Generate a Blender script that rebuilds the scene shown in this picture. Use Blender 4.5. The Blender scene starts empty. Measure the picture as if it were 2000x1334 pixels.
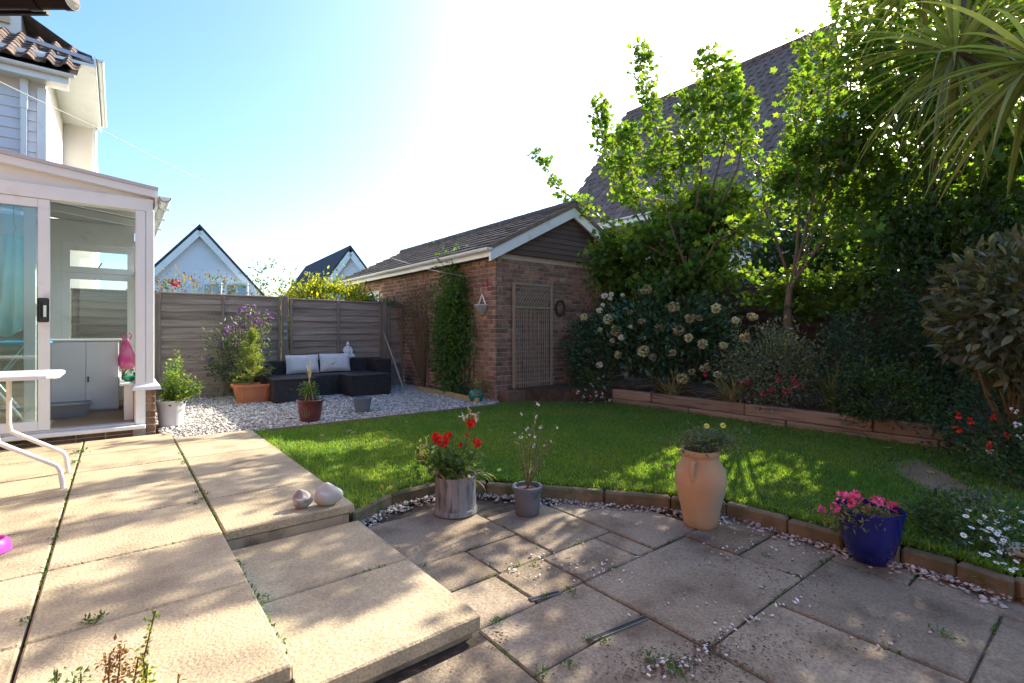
import bpy, math, random
import numpy as np
from mathutils import Vector, Matrix
random.seed(7); rng = np.random.default_rng(7)
S = bpy.context.scene
col = S.collection
R = math.radians
# ------------------------------------------------------------------ camera, sky, sun, exposure
F, HZ, AZ, CH = 970.0, 650.0, R(38.5), 1.05          # focal length (px of a 2000 px picture), horizon row, yaw, eye height
cam = bpy.data.cameras.new('camera'); camo = bpy.data.objects.new('camera', cam); col.objects.link(camo)
camo.location = (0, 0, CH); camo.rotation_euler = (R(90), 0, -AZ)
cam.sensor_width = 36; cam.lens = F/2000*36; cam.shift_y = (HZ-667)/2000
cam.clip_start = 0.05; cam.clip_end = 3000
S.camera = camo
SUN_EL, SUN_AZ = R(35), R(78)                          # azimuth measured from +Y towards +X
W = bpy.data.worlds.new('World'); S.world = W; W.use_nodes = True
wn = W.node_tree.nodes; wl = W.node_tree.links
sky = wn.new('ShaderNodeTexSky'); sky.sky_type = 'NISHITA'; sky.sun_disc = False
sky.sun_elevation = SUN_EL; sky.sun_rotation = SUN_AZ
sky.air_density = 1.0; sky.dust_density = 2.4; sky.ozone_density = 2.2; sky.altitude = 0
wn['Background'].inputs[1].default_value = 0.15
hs = wn.new('ShaderNodeHueSaturation'); hs.inputs['Saturation'].default_value = 1.25
wl.new(sky.outputs[0], hs.inputs['Color']); wl.new(hs.outputs[0], wn['Background'].inputs[0])
sl = bpy.data.lights.new('sun', 'SUN'); sl.energy = 4.6; sl.angle = R(0.5); sl.color = (1, .91, .76)
so = bpy.data.objects.new('sun', sl); col.objects.link(so)
sd = Vector((math.sin(SUN_AZ)*math.cos(SUN_EL), math.cos(SUN_AZ)*math.cos(SUN_EL), math.sin(SUN_EL)))
so.rotation_euler = sd.to_track_quat('Z', 'Y').to_euler(); so.location = (20, 6, 20)
S.view_settings.view_transform = 'Standard'; S.view_settings.look = 'None'
S.view_settings.exposure = 1.45; S.view_settings.gamma = 1; S.view_settings.use_curve_mapping = False
S.render.engine = 'CYCLES'
# ------------------------------------------------------------------ pixel -> place
CA, SA = math.cos(AZ), math.sin(AZ)
def ray(u, v):
    x = (u-1000)/F
    return Vector((x*CA+SA, -x*SA+CA, -(v-HZ)/F))
def onz(u, v, z):
    r = ray(u, v); t = (z-CH)/r.z; return Vector((r.x*t, r.y*t, z))
def onx(u, v, X):
    r = ray(u, v); t = X/r.x; return Vector((X, r.y*t, CH+r.z*t))
def ony(u, v, Y):
    r = ray(u, v); t = Y/r.y; return Vector((r.x*t, Y, CH+r.z*t))
def atd(u, v, d):
    r = ray(u, v); return Vector((r.x*d, r.y*d, CH+r.z*d))
# ------------------------------------------------------------------ materials
MATS = {}
def mat(name, c1, c2=None, rough=.8, scale=6, detail=6, bump=0, bscale=None, rand=None, ramt=.25, spec=.3, metal=0,
        c3=None, s3=2.0, t3=(.5,.65), grain=None, coat=0, stretch=None, hue=0, bdist=.01):
    if name in MATS: return MATS[name]
    m = bpy.data.materials.new(name); m.use_nodes = True; nt = m.node_tree; N = nt.nodes; L = nt.links
    b = N['Principled BSDF']; b.inputs['Roughness'].default_value = rough; b.inputs['Specular IOR Level'].default_value = spec
    b.inputs['Metallic'].default_value = metal
    if coat: b.inputs['Coat Weight'].default_value = coat; b.inputs['Coat Roughness'].default_value = .08
    tc = N.new('ShaderNodeNewGeometry'); vec = tc.outputs['Position']
    if stretch:
        mp = N.new('ShaderNodeMapping'); mp.inputs['Scale'].default_value = stretch; L.new(vec, mp.inputs[0]); vec = mp.outputs[0]
    def noise(s, d=detail):
        n = N.new('ShaderNodeTexNoise'); n.inputs['Scale'].default_value = s; n.inputs['Detail'].default_value = d; L.new(vec, n.inputs['Vector']); return n
    def mix(f, a, bb, mode='MIX'):
        x = N.new('ShaderNodeMix'); x.data_type = 'RGBA'; x.blend_type = mode
        for sck, val in ((x.inputs[0], f), (x.inputs[6], a), (x.inputs[7], bb)):
            if hasattr(val, 'is_linked'): L.new(val, sck)
            else: sck.default_value = val if not isinstance(val, tuple) else (*val, 1)
        return x.outputs[2]
    cur = c1
    if c2:
        r = N.new('ShaderNodeMapRange'); r.inputs[1].default_value = .35; r.inputs[2].default_value = .65
        L.new(noise(scale).outputs[0], r.inputs[0]); cur = mix(r.outputs[0], c1, c2)
    if c3:
        r = N.new('ShaderNodeMapRange'); r.inputs[1].default_value = t3[0]; r.inputs[2].default_value = t3[1]
        L.new(noise(s3, 8).outputs[0], r.inputs[0]); cur = mix(r.outputs[0], cur, c3)
    if grain:
        r = N.new('ShaderNodeMapRange'); r.inputs[1].default_value = .3; r.inputs[2].default_value = .7; r.inputs[3].default_value = 1-grain[1]; r.inputs[4].default_value = 1+grain[1]
        L.new(noise(grain[0], 4).outputs[0], r.inputs[0]); cb = N.new('ShaderNodeCombineColor')
        for q in range(3): L.new(r.outputs[0], cb.inputs[q])
        cur = mix(1.0, cur, cb.outputs[0], 'MULTIPLY')
    if rand:
        if rand == 'object':
            o = N.new('ShaderNodeObjectInfo'); rv = o.outputs['Random']
        else: rv = tc.outputs['Random Per Island']
        h = N.new('ShaderNodeHueSaturation'); r = N.new('ShaderNodeMapRange'); r.inputs[3].default_value = 1-ramt; r.inputs[4].default_value = 1+ramt
        L.new(rv, r.inputs[0]); L.new(r.outputs[0], h.inputs['Value'])
        if hue:
            mu = N.new('ShaderNodeMath'); mu.operation = 'MULTIPLY'; mu.inputs[1].default_value = 7.31; L.new(rv, mu.inputs[0])
            fr = N.new('ShaderNodeMath'); fr.operation = 'FRACT'; L.new(mu.outputs[0], fr.inputs[0])
            r2 = N.new('ShaderNodeMapRange'); r2.inputs[3].default_value = .5-hue; r2.inputs[4].default_value = .5+hue
            L.new(fr.outputs[0], r2.inputs[0]); L.new(r2.outputs[0], h.inputs['Hue'])
        if isinstance(cur, tuple): h.inputs['Color'].default_value = (*cur, 1)
        else: L.new(cur, h.inputs['Color'])
        cur = h.outputs[0]
    if isinstance(cur, tuple): b.inputs['Base Color'].default_value = (*cur, 1)
    else: L.new(cur, b.inputs['Base Color'])
    if bump:
        bp = N.new('ShaderNodeBump'); bp.inputs['Strength'].default_value = bump; bp.inputs['Distance'].default_value = bdist
        L.new(noise(bscale or scale*6, 8).outputs[0], bp.inputs['Height']); L.new(bp.outputs[0], b.inputs['Normal'])
    MATS[name] = m; return m
def leafmat(name, c, c2=None, trans=.45, rough=.5, ramt=.35, hue=.03, rand='island', tcol=None, scale=3):
    if name in MATS: return MATS[name]
    m = mat(name, c, c2, rough=rough, scale=scale, rand=rand, ramt=ramt, hue=hue, spec=.35)
    nt = m.node_tree; N = nt.nodes; L = nt.links; b = N['Principled BSDF']; out = N['Material Output']
    t = N.new('ShaderNodeBsdfTranslucent'); mx = N.new('ShaderNodeMixShader'); mx.inputs[0].default_value = trans
    src = b.inputs['Base Color'].links[0].from_socket
    mu = N.new('ShaderNodeMix'); mu.data_type = 'RGBA'; mu.blend_type = 'MULTIPLY'; mu.inputs[0].default_value = 1
    L.new(src, mu.inputs[6]); mu.inputs[7].default_value = (*(tcol or (2.4, 2.2, .7)), 1); L.new(mu.outputs[2], t.inputs[0])
    L.new(b.outputs[0], mx.inputs[1]); L.new(t.outputs[0], mx.inputs[2]); L.new(mx.outputs[0], out.inputs[0]); return m
def glass(name, tint=(.88, .95, .95)):
    m = bpy.data.materials.new(name); m.use_nodes = True; N = m.node_tree.nodes; L = m.node_tree.links
    N.remove(N['Principled BSDF']); t = N.new('ShaderNodeBsdfTransparent'); t.inputs[0].default_value = (*tint, 1)
    g = N.new('ShaderNodeBsdfGlossy'); g.inputs['Roughness'].default_value = .02; fr = N.new('ShaderNodeFresnel'); fr.inputs[0].default_value = 1.5
    ml = N.new('ShaderNodeMath'); ml.operation = 'MULTIPLY'; ml.inputs[1].default_value = 1.7; ml.use_clamp = True; L.new(fr.outputs[0], ml.inputs[0])
    x = N.new('ShaderNodeMixShader'); L.new(ml.outputs[0], x.inputs[0]); L.new(t.outputs[0], x.inputs[1]); L.new(g.outputs[0], x.inputs[2])
    L.new(x.outputs[0], N['Material Output'].inputs[0]); MATS[name] = m; return m
# ------------------------------------------------------------------ objects
ORG = {}
def link(name, data, m, parent, o):
    ob = bpy.data.objects.new(name, data); col.objects.link(ob)
    o = Vector(o)
    if parent: ob.parent = parent; ob.location = o-ORG[parent.name]
    else: ob.location = o
    ORG[ob.name] = o
    if m and data and not data.materials: data.materials.append(m)
    return ob
def tag(o, label, cat, group=None):
    o['label'] = label; o['category'] = cat
    if group: o['group'] = group
    return o
def thing(name, loc, label, cat, group=None):
    return tag(link(name, None, None, None, loc), label, cat, group)
def struct(o): o['kind'] = 'structure'; return o
def stuff(o): o['kind'] = 'stuff'; return o
def np_obj(name, V, T, m, parent=None, smooth=False):
    V = np.asarray(V, dtype=np.float64).reshape(-1, 3); T = np.asarray(T, dtype=np.int32)
    lo, hi = V.min(0), V.max(0); o = np.array([(lo[0]+hi[0])/2, (lo[1]+hi[1])/2, lo[2]])
    me = bpy.data.meshes.new(name); k = T.shape[1]
    me.vertices.add(len(V)); me.vertices.foreach_set('co', (V-o).astype(np.float32).ravel())
    me.loops.add(T.size); me.loops.foreach_set('vertex_index', T.ravel())
    me.polygons.add(len(T)); me.polygons.foreach_set('loop_start', np.arange(0, T.size, k, dtype=np.int32))
    if smooth: me.polygons.foreach_set('use_smooth', np.ones(len(T), dtype=bool))
    me.update(calc_edges=True)
    return link(name, me, m, parent, o)
class MB:
    def __init__(s): s.v = []; s.f = []
    def add(s, V, Fc):
        n = len(s.v); s.v += [tuple(p) for p in V]; s.f += [tuple(i+n for i in f) for f in Fc]; return s
    def box(s, x0, y0, z0, x1, y1, z1):
        V = [(x, y, z) for z in (z0, z1) for y in (y0, y1) for x in (x0, x1)]
        return s.add(V, [(0,2,3,1), (4,5,7,6), (0,1,5,4), (2,6,7,3), (0,4,6,2), (1,3,7,5)])
    def cbox(s, x0, y0, z0, x1, y1, z1, c=.006, M=None):      # chamfered box
        V = []; idx = {}
        for i, x in enumerate((x0, x1)):
            for j, y in enumerate((y0, y1)):
                for k, z in enumerate((z0, z1)):
                    sx, sy, sz = (1, -1)[i]*c, (1, -1)[j]*c, (1, -1)[k]*c
                    for a, p in enumerate(((x, y+sy, z+sz), (x+sx, y, z+sz), (x+sx, y+sy, z))):
                        idx[i, j, k, a] = len(V); V.append(p)
        Fc = []
        q = ((0,0), (1,0), (1,1), (0,1))
        for i in (0, 1):
            f = [idx[i, a, b, 0] for a, b in q]; Fc.append(f if i else f[::-1])
            f = [idx[a, i, b, 1] for a, b in q]; Fc.append(f[::-1] if i else f)
            f = [idx[a, b, i, 2] for a, b in q]; Fc.append(f if i else f[::-1])
        for a in (0, 1):
            for b in (0, 1):
                fl = (a+b) % 2
                e = [idx[a,b,0,0], idx[a,b,1,0], idx[a,b,1,1], idx[a,b,0,1]]; Fc.append(e if fl else e[::-1])
                e = [idx[a,0,b,0], idx[a,1,b,0], idx[a,1,b,2], idx[a,0,b,2]]; Fc.append(e[::-1] if fl else e)
                e = [idx[0,a,b,1], idx[1,a,b,1], idx[1,a,b,2], idx[0,a,b,2]]; Fc.append(e if fl else e[::-1])
                for k in (0, 1):
                    t = [idx[a,b,k,0], idx[a,b,k,1], idx[a,b,k,2]]; Fc.append(t if (a+b+k) % 2 else t[::-1])
        if M: V = [M @ Vector(p) for p in V]
        return s.add(V, Fc)
    def bar(s, a, b, w, h, up=(0, 0, 1)):                       # square bar from a to b
        a = Vector(a); b = Vector(b); d = (b-a).normalized(); up = Vector(up)
        if abs(d.dot(up)) > .98: up = Vector((1, 0, 0))
        x = d.cross(up).normalized(); y = x.cross(d)
        V = [p+x*i*w/2+y*j*h/2 for p in (a, b) for i, j in ((-1,-1), (1,-1), (1,1), (-1,1))]
        return s.add(V, [(3,2,1,0), (4,5,6,7), (0,1,5,4), (1,2,6,5), (2,3,7,6), (3,0,4,7)])
    def tube(s, pts, rad, n=8, cap=True):
        pts = [Vector(p) for p in pts]; m = len(pts)
        if not hasattr(rad, '__len__'): rad = [rad]*m
        base = len(s.v); pu = None
        for i, p in enumerate(pts):
            d = (pts[min(i+1, m-1)]-pts[max(i-1, 0)]).normalized()
            u = pu-d*pu.dot(d) if pu else d.cross(Vector((0, 0, 1)) if abs(d.z) < .9 else Vector((1, 0, 0)))
            u.normalize(); pu = u; w = d.cross(u)
            for k in range(n):
                t = 2*math.pi*k/n; s.v.append(tuple(p+(u*math.cos(t)+w*math.sin(t))*rad[i]))
        for i in range(m-1):
            for k in range(n):
                a = base+i*n+k; b = base+i*n+(k+1) % n; s.f.append((a, b, b+n, a+n))
        if cap:
            s.f.append(tuple(base+k for k in range(n))[::-1]); s.f.append(tuple(base+(m-1)*n+k for k in range(n)))
        return s
    def lathe(s, prof, c, n=32, fn=None):                       # profile [(r, z)...] round centre c
        base = len(s.v); c = Vector(c)
        for r, z in prof:
            for k in range(n):
                t = 2*math.pi*k/n; rr = r*(fn(t, z) if fn else 1); s.v.append((c.x+rr*math.cos(t), c.y+rr*math.sin(t), c.z+z))
        for i in range(len(prof)-1):
            for k in range(n):
                a = base+i*n+k; b = base+i*n+(k+1) % n; s.f.append((a, b, b+n, a+n))
        s.f.append(tuple(base+k for k in range(n))[::-1]); s.f.append(tuple(base+(len(prof)-1)*n+k for k in range(n)))
        return s
    def prism(s, poly, z0, z1):
        n = len(poly); V = [(x, y, z0) for x, y in poly]+[(x, y, z1) for x, y in poly]
        return s.add(V, [tuple(range(n))[::-1], tuple(range(n, 2*n))]+[(i, (i+1) % n, (i+1) % n+n, i+n) for i in range(n)])
    def ball(s, c, r, n=10, m=6, sq=(1, 1, 1), jit=0):
        base = len(s.v); c = Vector(c)
        for i in range(m+1):
            ph = math.pi*i/m
            for k in range(n):
                t = 2*math.pi*k/n; j = 1+random.uniform(-jit, jit)
                s.v.append((c.x+r*sq[0]*j*math.sin(ph)*math.cos(t), c.y+r*sq[1]*j*math.sin(ph)*math.sin(t), c.z+r*sq[2]*j*math.cos(ph)))
        for i in range(m):
            for k in range(n):
                a = base+i*n+k; b = base+i*n+(k+1) % n; s.f.append((a, a+n, b+n, b))
        return s
    def build(s, name, m, parent=None, smooth=False, bevel=0):
        V = np.array(s.v); lo, hi = V.min(0), V.max(0); o = Vector(((lo[0]+hi[0])/2, (lo[1]+hi[1])/2, lo[2]))
        me = bpy.data.meshes.new(name); me.from_pydata([tuple(Vector(p)-o) for p in s.v], [], s.f)
        if smooth:
            me.polygons.foreach_set('use_smooth', [True]*len(me.polygons))
            me.set_sharp_from_angle(angle=R(40))
        me.update(); ob = link(name, me, m, parent, o)
        if bevel:
            bv = ob.modifiers.new('bevel', 'BEVEL'); bv.width = bevel; bv.segments = 2; bv.limit_method = 'ANGLE'
        return ob
def rotm(c, rz=0, rx=0, ry=0):
    return Matrix.Translation(Vector(c)) @ Matrix.Rotation(rz, 4, 'Z') @ Matrix.Rotation(ry, 4, 'Y') @ Matrix.Rotation(rx, 4, 'X')
# ------------------------------------------------------------------ foliage kit (numpy)
def unit(a): return a/np.maximum(np.linalg.norm(a, axis=1, keepdims=True), 1e-9)
def rdir(n, up=0.0, sp=1.0):
    d = rng.normal(size=(n, 3))*sp; d[:, 2] += up; return unit(d)
def leaves(P, D, L, Wd, fold=.18, droop=.15, N=None):
    n = len(P); L = np.broadcast_to(np.asarray(L, float), (n,))[:, None]; Wd = np.broadcast_to(np.asarray(Wd, float), (n,))[:, None]
    if N is None: N = rdir(n, .9)
    s = unit(np.cross(D, N)); N = np.cross(s, D)
    V = np.stack([P, P+D*L*.42+s*Wd*.5+N*Wd*fold, P+D*L-N*L*droop, P+D*L*.42-s*Wd*.5+N*Wd*fold], 1).reshape(-1, 3)
    b = np.arange(n)[:, None]*4
    T = np.concatenate([b+np.array([[0, 2, 1]]), b+np.array([[0, 3, 2]])], 0)
    return V, T
def lobed(P, D, L, N=None):                                     # five-lobed leaf, flat fan of 9 points
    n = len(P); L = np.broadcast_to(np.asarray(L, float), (n,))[:, None]
    if N is None: N = rdir(n, 1.0)
    s = unit(np.cross(D, N)); N = np.cross(s, D)
    sh = [(0, 0), (.1, .42), (.34, .26), (.62, .5), (.68, .2), (1, 0), (.68, -.2), (.62, -.5), (.34, -.26), (.1, -.42)]
    pts = [P+D*L*a+s*L*b-N*L*(.12*a*a+.25*abs(b)*abs(b)) for a, b in sh]
    V = np.stack(pts, 1).reshape(-1, 3); b = np.arange(n)[:, None]*10
    T = np.concatenate([b+np.array([[0, i+1, i]]) for i in range(1, 9)], 0)
    return V, T
def blades(P, D, L, Wd, droop=.5, seg=4, keel=.0):              # long arching strips
    n = len(P); L = np.broadcast_to(np.asarray(L, float), (n,)); Wd = np.broadcast_to(np.asarray(Wd, float), (n,)); droop = np.broadcast_to(np.asarray(droop, float), (n,))
    s = unit(np.cross(D, np.array([[0, 0, 1.]])+rng.normal(size=(n, 3))*.15)); rows = []
    p = P.copy(); d = D.copy()
    for i in range(seg+1):
        t = i/seg; w = (Wd*(1-t**2.2)*(.6+.4*min(1, t*4)))[:, None]*.5+.0004
        rows += [p-s*w, p+s*w]
        p = p+d*(L/seg)[:, None]; d = d.copy(); d[:, 2] -= droop*2.2/seg*(.4+t); d = unit(d)
    V = np.stack(rows, 1).reshape(-1, 3); k = 2*(seg+1); b = np.arange(n)[:, None]*k
    T = np.concatenate([b+np.array([[2*i, 2*i+1, 2*i+3]]) for i in range(seg)]+[b+np.array([[2*i, 2*i+3, 2*i+2]]) for i in range(seg)], 0)
    return V, T
def join(*vt):
    Vs, Ts, o = [], [], 0
    for V, T in vt: Vs.append(V); Ts.append(T+o); o += len(V)
    return np.concatenate(Vs), np.concatenate(Ts)
def blob(n, c, r, clumps=40, cs=.22, shell=.55, flat=0):         # clumped points inside an ellipsoid
    c = np.array(c); r = np.array(r, float)
    q = rdir(clumps)*(shell+(1-shell)*rng.random((clumps, 1))**.6)
    if flat: q[:, 2] = np.abs(q[:, 2])*1.0
    k = rng.integers(0, clumps, n)
    return c+(q[k]+rng.normal(size=(n, 3))*cs*(.5+rng.random((clumps, 1))[k]))*r
def alongpath(n, pts, jit, t0=0., t1=1.):
    pts = np.array([tuple(p) for p in pts]); m = len(pts)-1
    t = (t0+(t1-t0)*rng.random(n))*m; i = np.minimum(t.astype(int), m-1); f = (t-i)[:, None]
    d = unit(pts[i+1]-pts[i])
    j = rng.normal(size=(n, 3))*np.broadcast_to(np.asarray(jit, float), (n,))[:, None]
    return pts[i]*(1-f)+pts[i+1]*f+j, d, j
def bend(a, b, k=.08, n=6, up=0):
    a = Vector(a); b = Vector(b); off = Vector((random.uniform(-k, k), random.uniform(-k, k), up))
    return [a.lerp(b, i/(n-1))+off*math.sin(math.pi*i/(n-1)) for i in range(n)]
def inpoly(x, y, poly):
    c = np.zeros(len(x), bool); j = len(poly)-1
    for i in range(len(poly)):
        xi, yi = poly[i]; xj, yj = poly[j]
        c ^= ((yi > y) != (yj > y)) & (x < (xj-xi)*(y-yi)/((yj-yi) or 1e-9)+xi); j = i
    return c
# ================================================================== THE SETTING
M_soil = mat('soil', (.055,.036,.024), (.10,.065,.042), rough=.95, scale=9, bump=.8, bscale=60)
M_slab = mat('paving_slab', (.375,.30,.185), (.445,.365,.235), rough=.85, scale=2.2, bump=.8, bscale=75, rand='object', ramt=.10, c3=(.22,.18,.125), s3=3.1, t3=(.5,.75), grain=(95,.22), bdist=.008)
M_slab2 = mat('worn_paving_slab', (.22,.172,.115), (.275,.22,.155), rough=.88, scale=2.6, bump=.6, bscale=80, rand='object', ramt=.16, c3=(.13,.095,.062), s3=4.2, t3=(.48,.72), grain=(80,.28), bdist=.008)
M_joint = mat('joint_sand', (.05,.04,.03), (.10,.08,.06), rough=.95, scale=20, bump=.5, bscale=120)
M_pebble = mat('pebbles', (.34,.31,.28), (.50,.47,.43), rough=.7, scale=30, rand='island', ramt=.4, hue=.02)
M_gravel = mat('gravel_stones', (.44,.42,.40), (.58,.54,.48), rough=.75, scale=22, rand='island', ramt=.48, hue=.03)
M_lawnbase = mat('lawn_earth', (.035,.075,.014), (.05,.10,.02), rough=.95, scale=14, bump=.6, bscale=90)
g = MB(); g.add([(-900,-900,-.34), (900,-900,-.34), (900,900,-.34), (-900,900,-.34)], [(0,1,2,3)])
struct(g.build('ground', mat('earth', (.07,.06,.035), (.06,.08,.03), rough=.95, scale=.3)))
# --- edging curve between lawn and lower patio
EDGE = [onz(u, v, -.19).to_2d() for u, v in ((694,1018), (760,990), (850,966), (950,966), (1050,974), (1180,984), (1310,996), (1420,1008), (1540,1042), (1650,1074), (1760,1102), (1870,1132), (1985,1172))]
EDGE[0] = Vector((1.16, 3.12)); EDGE += [Vector((3.62, -.1)), Vector((3.75, -1.2)), Vector((3.9, -3))]
GY = 5.93                                                   # gravel / lawn line
LAWN = [(1.14, 3.14), (1.14, GY), (4.3, GY), (4.68, 6.12), (6.02, 6.12), (6.02, 5.0), (6.06, 3.0), (6.1, -3)]+[(p.x+.03, p.y+.03) for p in EDGE[::-1][:-1]]
EA = np.array([(p.x, p.y) for p in EDGE])
def edist(x, y):
    d = np.full(len(x), 9.)
    for (ax, ay), (bx, by) in zip(EA[:-1], EA[1:]):
        vx, vy = bx-ax, by-ay; t = np.clip(((x-ax)*vx+(y-ay)*vy)/(vx*vx+vy*vy), 0, 1); d = np.minimum(d, np.hypot(x-ax-t*vx, y-ay-t*vy))
    return d
def lawnz(x, y):                                             # lawn dips a little towards the edging
    t = np.clip(edist(x, y)/1.5, 0, 1); t = t*t*(3-2*t); return -.098+.058*t+.006*np.sin(x*2.1)*np.sin(y*1.7)
struct(MB().prism(LAWN, -.33, -.125).build('lawn_subsoil', M_soil))
st_x, st_y = np.arange(1.14, 6.1, .05), np.arange(-3, 6.14, .05); gx, gy = np.meshgrid(st_x, st_y, indexing='ij'); sh = gx.shape
gx, gy = gx.ravel(), gy.ravel(); ok = inpoly(gx, gy, LAWN).reshape(sh); gi = np.arange(gx.size).reshape(sh)
q = ok[:-1, :-1] & ok[1:, :-1] & ok[1:, 1:] & ok[:-1, 1:]
Q = np.stack([gi[:-1, :-1][q], gi[1:, :-1][q], gi[1:, 1:][q], gi[:-1, 1:][q]], 1); used = np.unique(Q); rm = np.zeros(gx.size, int); rm[used] = np.arange(len(used))
struct(np_obj('lawn', np.stack([gx, gy, lawnz(gx, gy)-.004], 1)[used], rm[Q], M_lawnbase, smooth=True))
# bare earth worn into the lawn
bp = [onz(u, v, -.04).to_2d() for u, v in ((1745,905), (1790,895), (1850,925), (1900,955), (1960,975), (1985,1010), (1930,1005), (1860,985), (1800,950), (1752,925))]
def bare(x, y):
    r = inpoly(x, y, [tuple(p) for p in bp]); c = sum(bp, Vector((0, 0)))/len(bp)
    big = inpoly(x, y, [tuple(c+(p-c)*1.5) for p in bp]); r = inpoly(x, y, [tuple(c+(p-c)*.82) for p in bp]); return r, big
BPm = mat('worn_earth', (.22,.135,.085), (.29,.19,.125), rough=.95, scale=8, bump=.7, bscale=70)
px_ = np.array([(p.x, p.y) for p in bp]); pz = lawnz(px_[:, 0], px_[:, 1])+.004; cx_ = px_.mean(0)
rr = np.concatenate([cx_+(px_-cx_)*k for k in (1, .66, .33)]+[cx_[None]]); m_ = len(bp)
struct(MB().add([(x, y, float(z)) for (x, y), z in zip(rr, lawnz(rr[:, 0], rr[:, 1])+.003+.012*np.sin(rr[:, 0]*9)*0)], [(r*m_+i, r*m_+(i+1) % m_, (r+1)*m_+(i+1) % m_, (r+1)*m_+i) for r in range(2) for i in range(m_)]+[(2*m_+i, 2*m_+(i+1) % m_, 3*m_) for i in range(m_)]).build('bare_earth_patch', BPm))
# grass blades
n = 430000
gx = rng.uniform(1.1, 6.1, n); gy = rng.uniform(-.6, 6.2, n)
d = np.hypot(gx, gy); keep = inpoly(gx, gy, LAWN) & (rng.random(n) < np.clip(5.2/d, .35, 1)**1.2)
b1, b2 = bare(gx, gy); pn = .5+.5*np.sin(gx*23+np.sin(gy*19)*2)*np.sin(gy*29+gx*7); keep &= ~(b1 & (rng.random(n) < .8+.2*pn)) & ~(b2 & (rng.random(n) < .12+.75*pn))
gx, gy = gx[keep], gy[keep]; n = len(gx)
GP = np.stack([gx, gy, lawnz(gx, gy)-.005], 1); GD = unit(np.stack([rng.normal(size=n)*.45, rng.normal(size=n)*.45, np.ones(n)], 1))
tuft = .5+.5*np.sin(gx*3.1+np.sin(gy*2.3)*2)*np.sin(gy*2.7+gx)
GL = rng.uniform(.016, .034, n)*(1+.3*tuft)
M_grass = leafmat('grass_blade', (.11,.23,.045), (.17,.265,.062), trans=.5, ramt=.45, hue=.03, tcol=(2.2,1.9,.5), scale=1.1)
V, T = blades(GP, GD, GL, rng.uniform(.0035, .006, n)*1.25, droop=.5, seg=2)
o = stuff(np_obj('grass', V, T, M_grass)); tag(o, 'short mown green grass covering the lawn', 'grass')
# longer rough grass along the paving edge and the edging
def fringe(n, pa, pb, w, l0, l1):
    t = rng.random(n)[:, None]; p = np.array(pa)*(1-t)+np.array(pb)*t
    fx, fy = p[:, 0]+rng.uniform(-.0, w, n), p[:, 1]+rng.normal(size=n)*.03; P = np.stack([fx, fy, lawnz(fx, fy)-.005], 1)
    return blades(P, unit(np.stack([rng.normal(size=n)*.5-.15, rng.normal(size=n)*.5, np.ones(n)], 1)), rng.uniform(l0, l1, n), rng.uniform(.004, .008, n), droop=.7, seg=3)
fr = [fringe(2600, (1.15,3.15), (1.15,5.9), .12, .04, .10), fringe(500, (1.15,3.2), (1.15,3.7), .2, .05, .11)]
for a, b in zip(EDGE[:-3], EDGE[1:-2]): fr.append(fringe(260, (a.x+.03,a.y+.06), (b.x+.03,b.y+.06), .07, .03, .07))
fr.append(fringe(900, (1.2,5.86), (4.4,5.86), .02, .03, .06)); fr.append(fringe(1500, (5.93,5.0), (5.98,-.5), .07, .04, .09))
o = stuff(np_obj('rough_grass', *join(*fr), M_grass)); tag(o, 'longer rough grass fringing the lawn edges', 'grass')
# --- edging stones
E = thing('lawn_edging', (EDGE[4].x, EDGE[4].y, -.25), 'mossy concrete edging kerb curving between the lawn and sunken paving', 'edging')
M_edge = mat('mossy_edging', (.13,.10,.06), (.21,.165,.10), rough=.92, scale=9, bump=.7, bscale=50, rand='object', ramt=.15, c3=(.09,.10,.045), s3=7, t3=(.5,.65))
for a, b in zip(EDGE[:-1], EDGE[1:]):
    L_ = (b-a).length; k = max(1, round(L_/.55))
    for i in range(k):
        p = a.lerp(b, i/k); q = a.lerp(b, (i+1)/k); dz = random.uniform(-.008, .006)
        M_ = rotm(((p.x+q.x)/2, (p.y+q.y)/2, 0), math.atan2(q.y-p.y, q.x-p.x))
        l = (q-p).length/2-.004
        MB().cbox(-l, -.035, -.27, l, .035, -.088+dz, .012, M_).build('edging_stone', M_edge, E)
# gravel strip edging board at the lawn end
E2 = thing('gravel_edging', (2.8, GY+.02, -.1), 'thin timber edging strip between the gravel and the lawn', 'edging')
for x0, x1 in ((1.18,2.3), (2.303,3.5), (3.503,4.42)): MB().cbox(x0, GY+.005, -.1, x1, GY+.035, -.008, .004).build('board', mat('edging_board', (.20,.14,.08), (.28,.2,.13), rough=.9, scale=20), E2)
# --- upper patio
UP = struct(MB().prism([(-3.2,1.70), (.445,1.70), (.445,3.03), (1.11,3.03), (1.11,5.98), (-3.2,5.98)], -.34, -.035).build('upper_patio', M_joint))
def slab(x0, x1, y0, y1, ztop, th, m, parent, g=.005, name='slab', tilt=.003):
    t = Matrix.Translation(Vector(((x0+x1)/2, (y0+y1)/2, ztop))) @ Matrix.Rotation(random.uniform(-tilt, tilt), 4, 'X') @ Matrix.Rotation(random.uniform(-tilt, tilt), 4, 'Y')
    hx, hy = (x1-x0)/2-g, (y1-y0)/2-g
    return MB().cbox(-hx, -hy, -th, hx, hy, 0, .007, t).build(name, m, parent)
xs = [-2.99, -2.31, -1.62, -.94, -.25, .44, 1.13]; ys = [1.66]+[1.68+.655*i for i in range(1, 7)]+[5.985]
ys[-1] = 5.985
for i in range(6):
    for j in range(len(ys)-1):
        if i == 5 and ys[j] < 2.9: continue
        slab(xs[i], xs[i+1]+(.02 if i == 5 else 0), ys[j], ys[j+1], 0, .055, M_slab, UP, tilt=.002)
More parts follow.
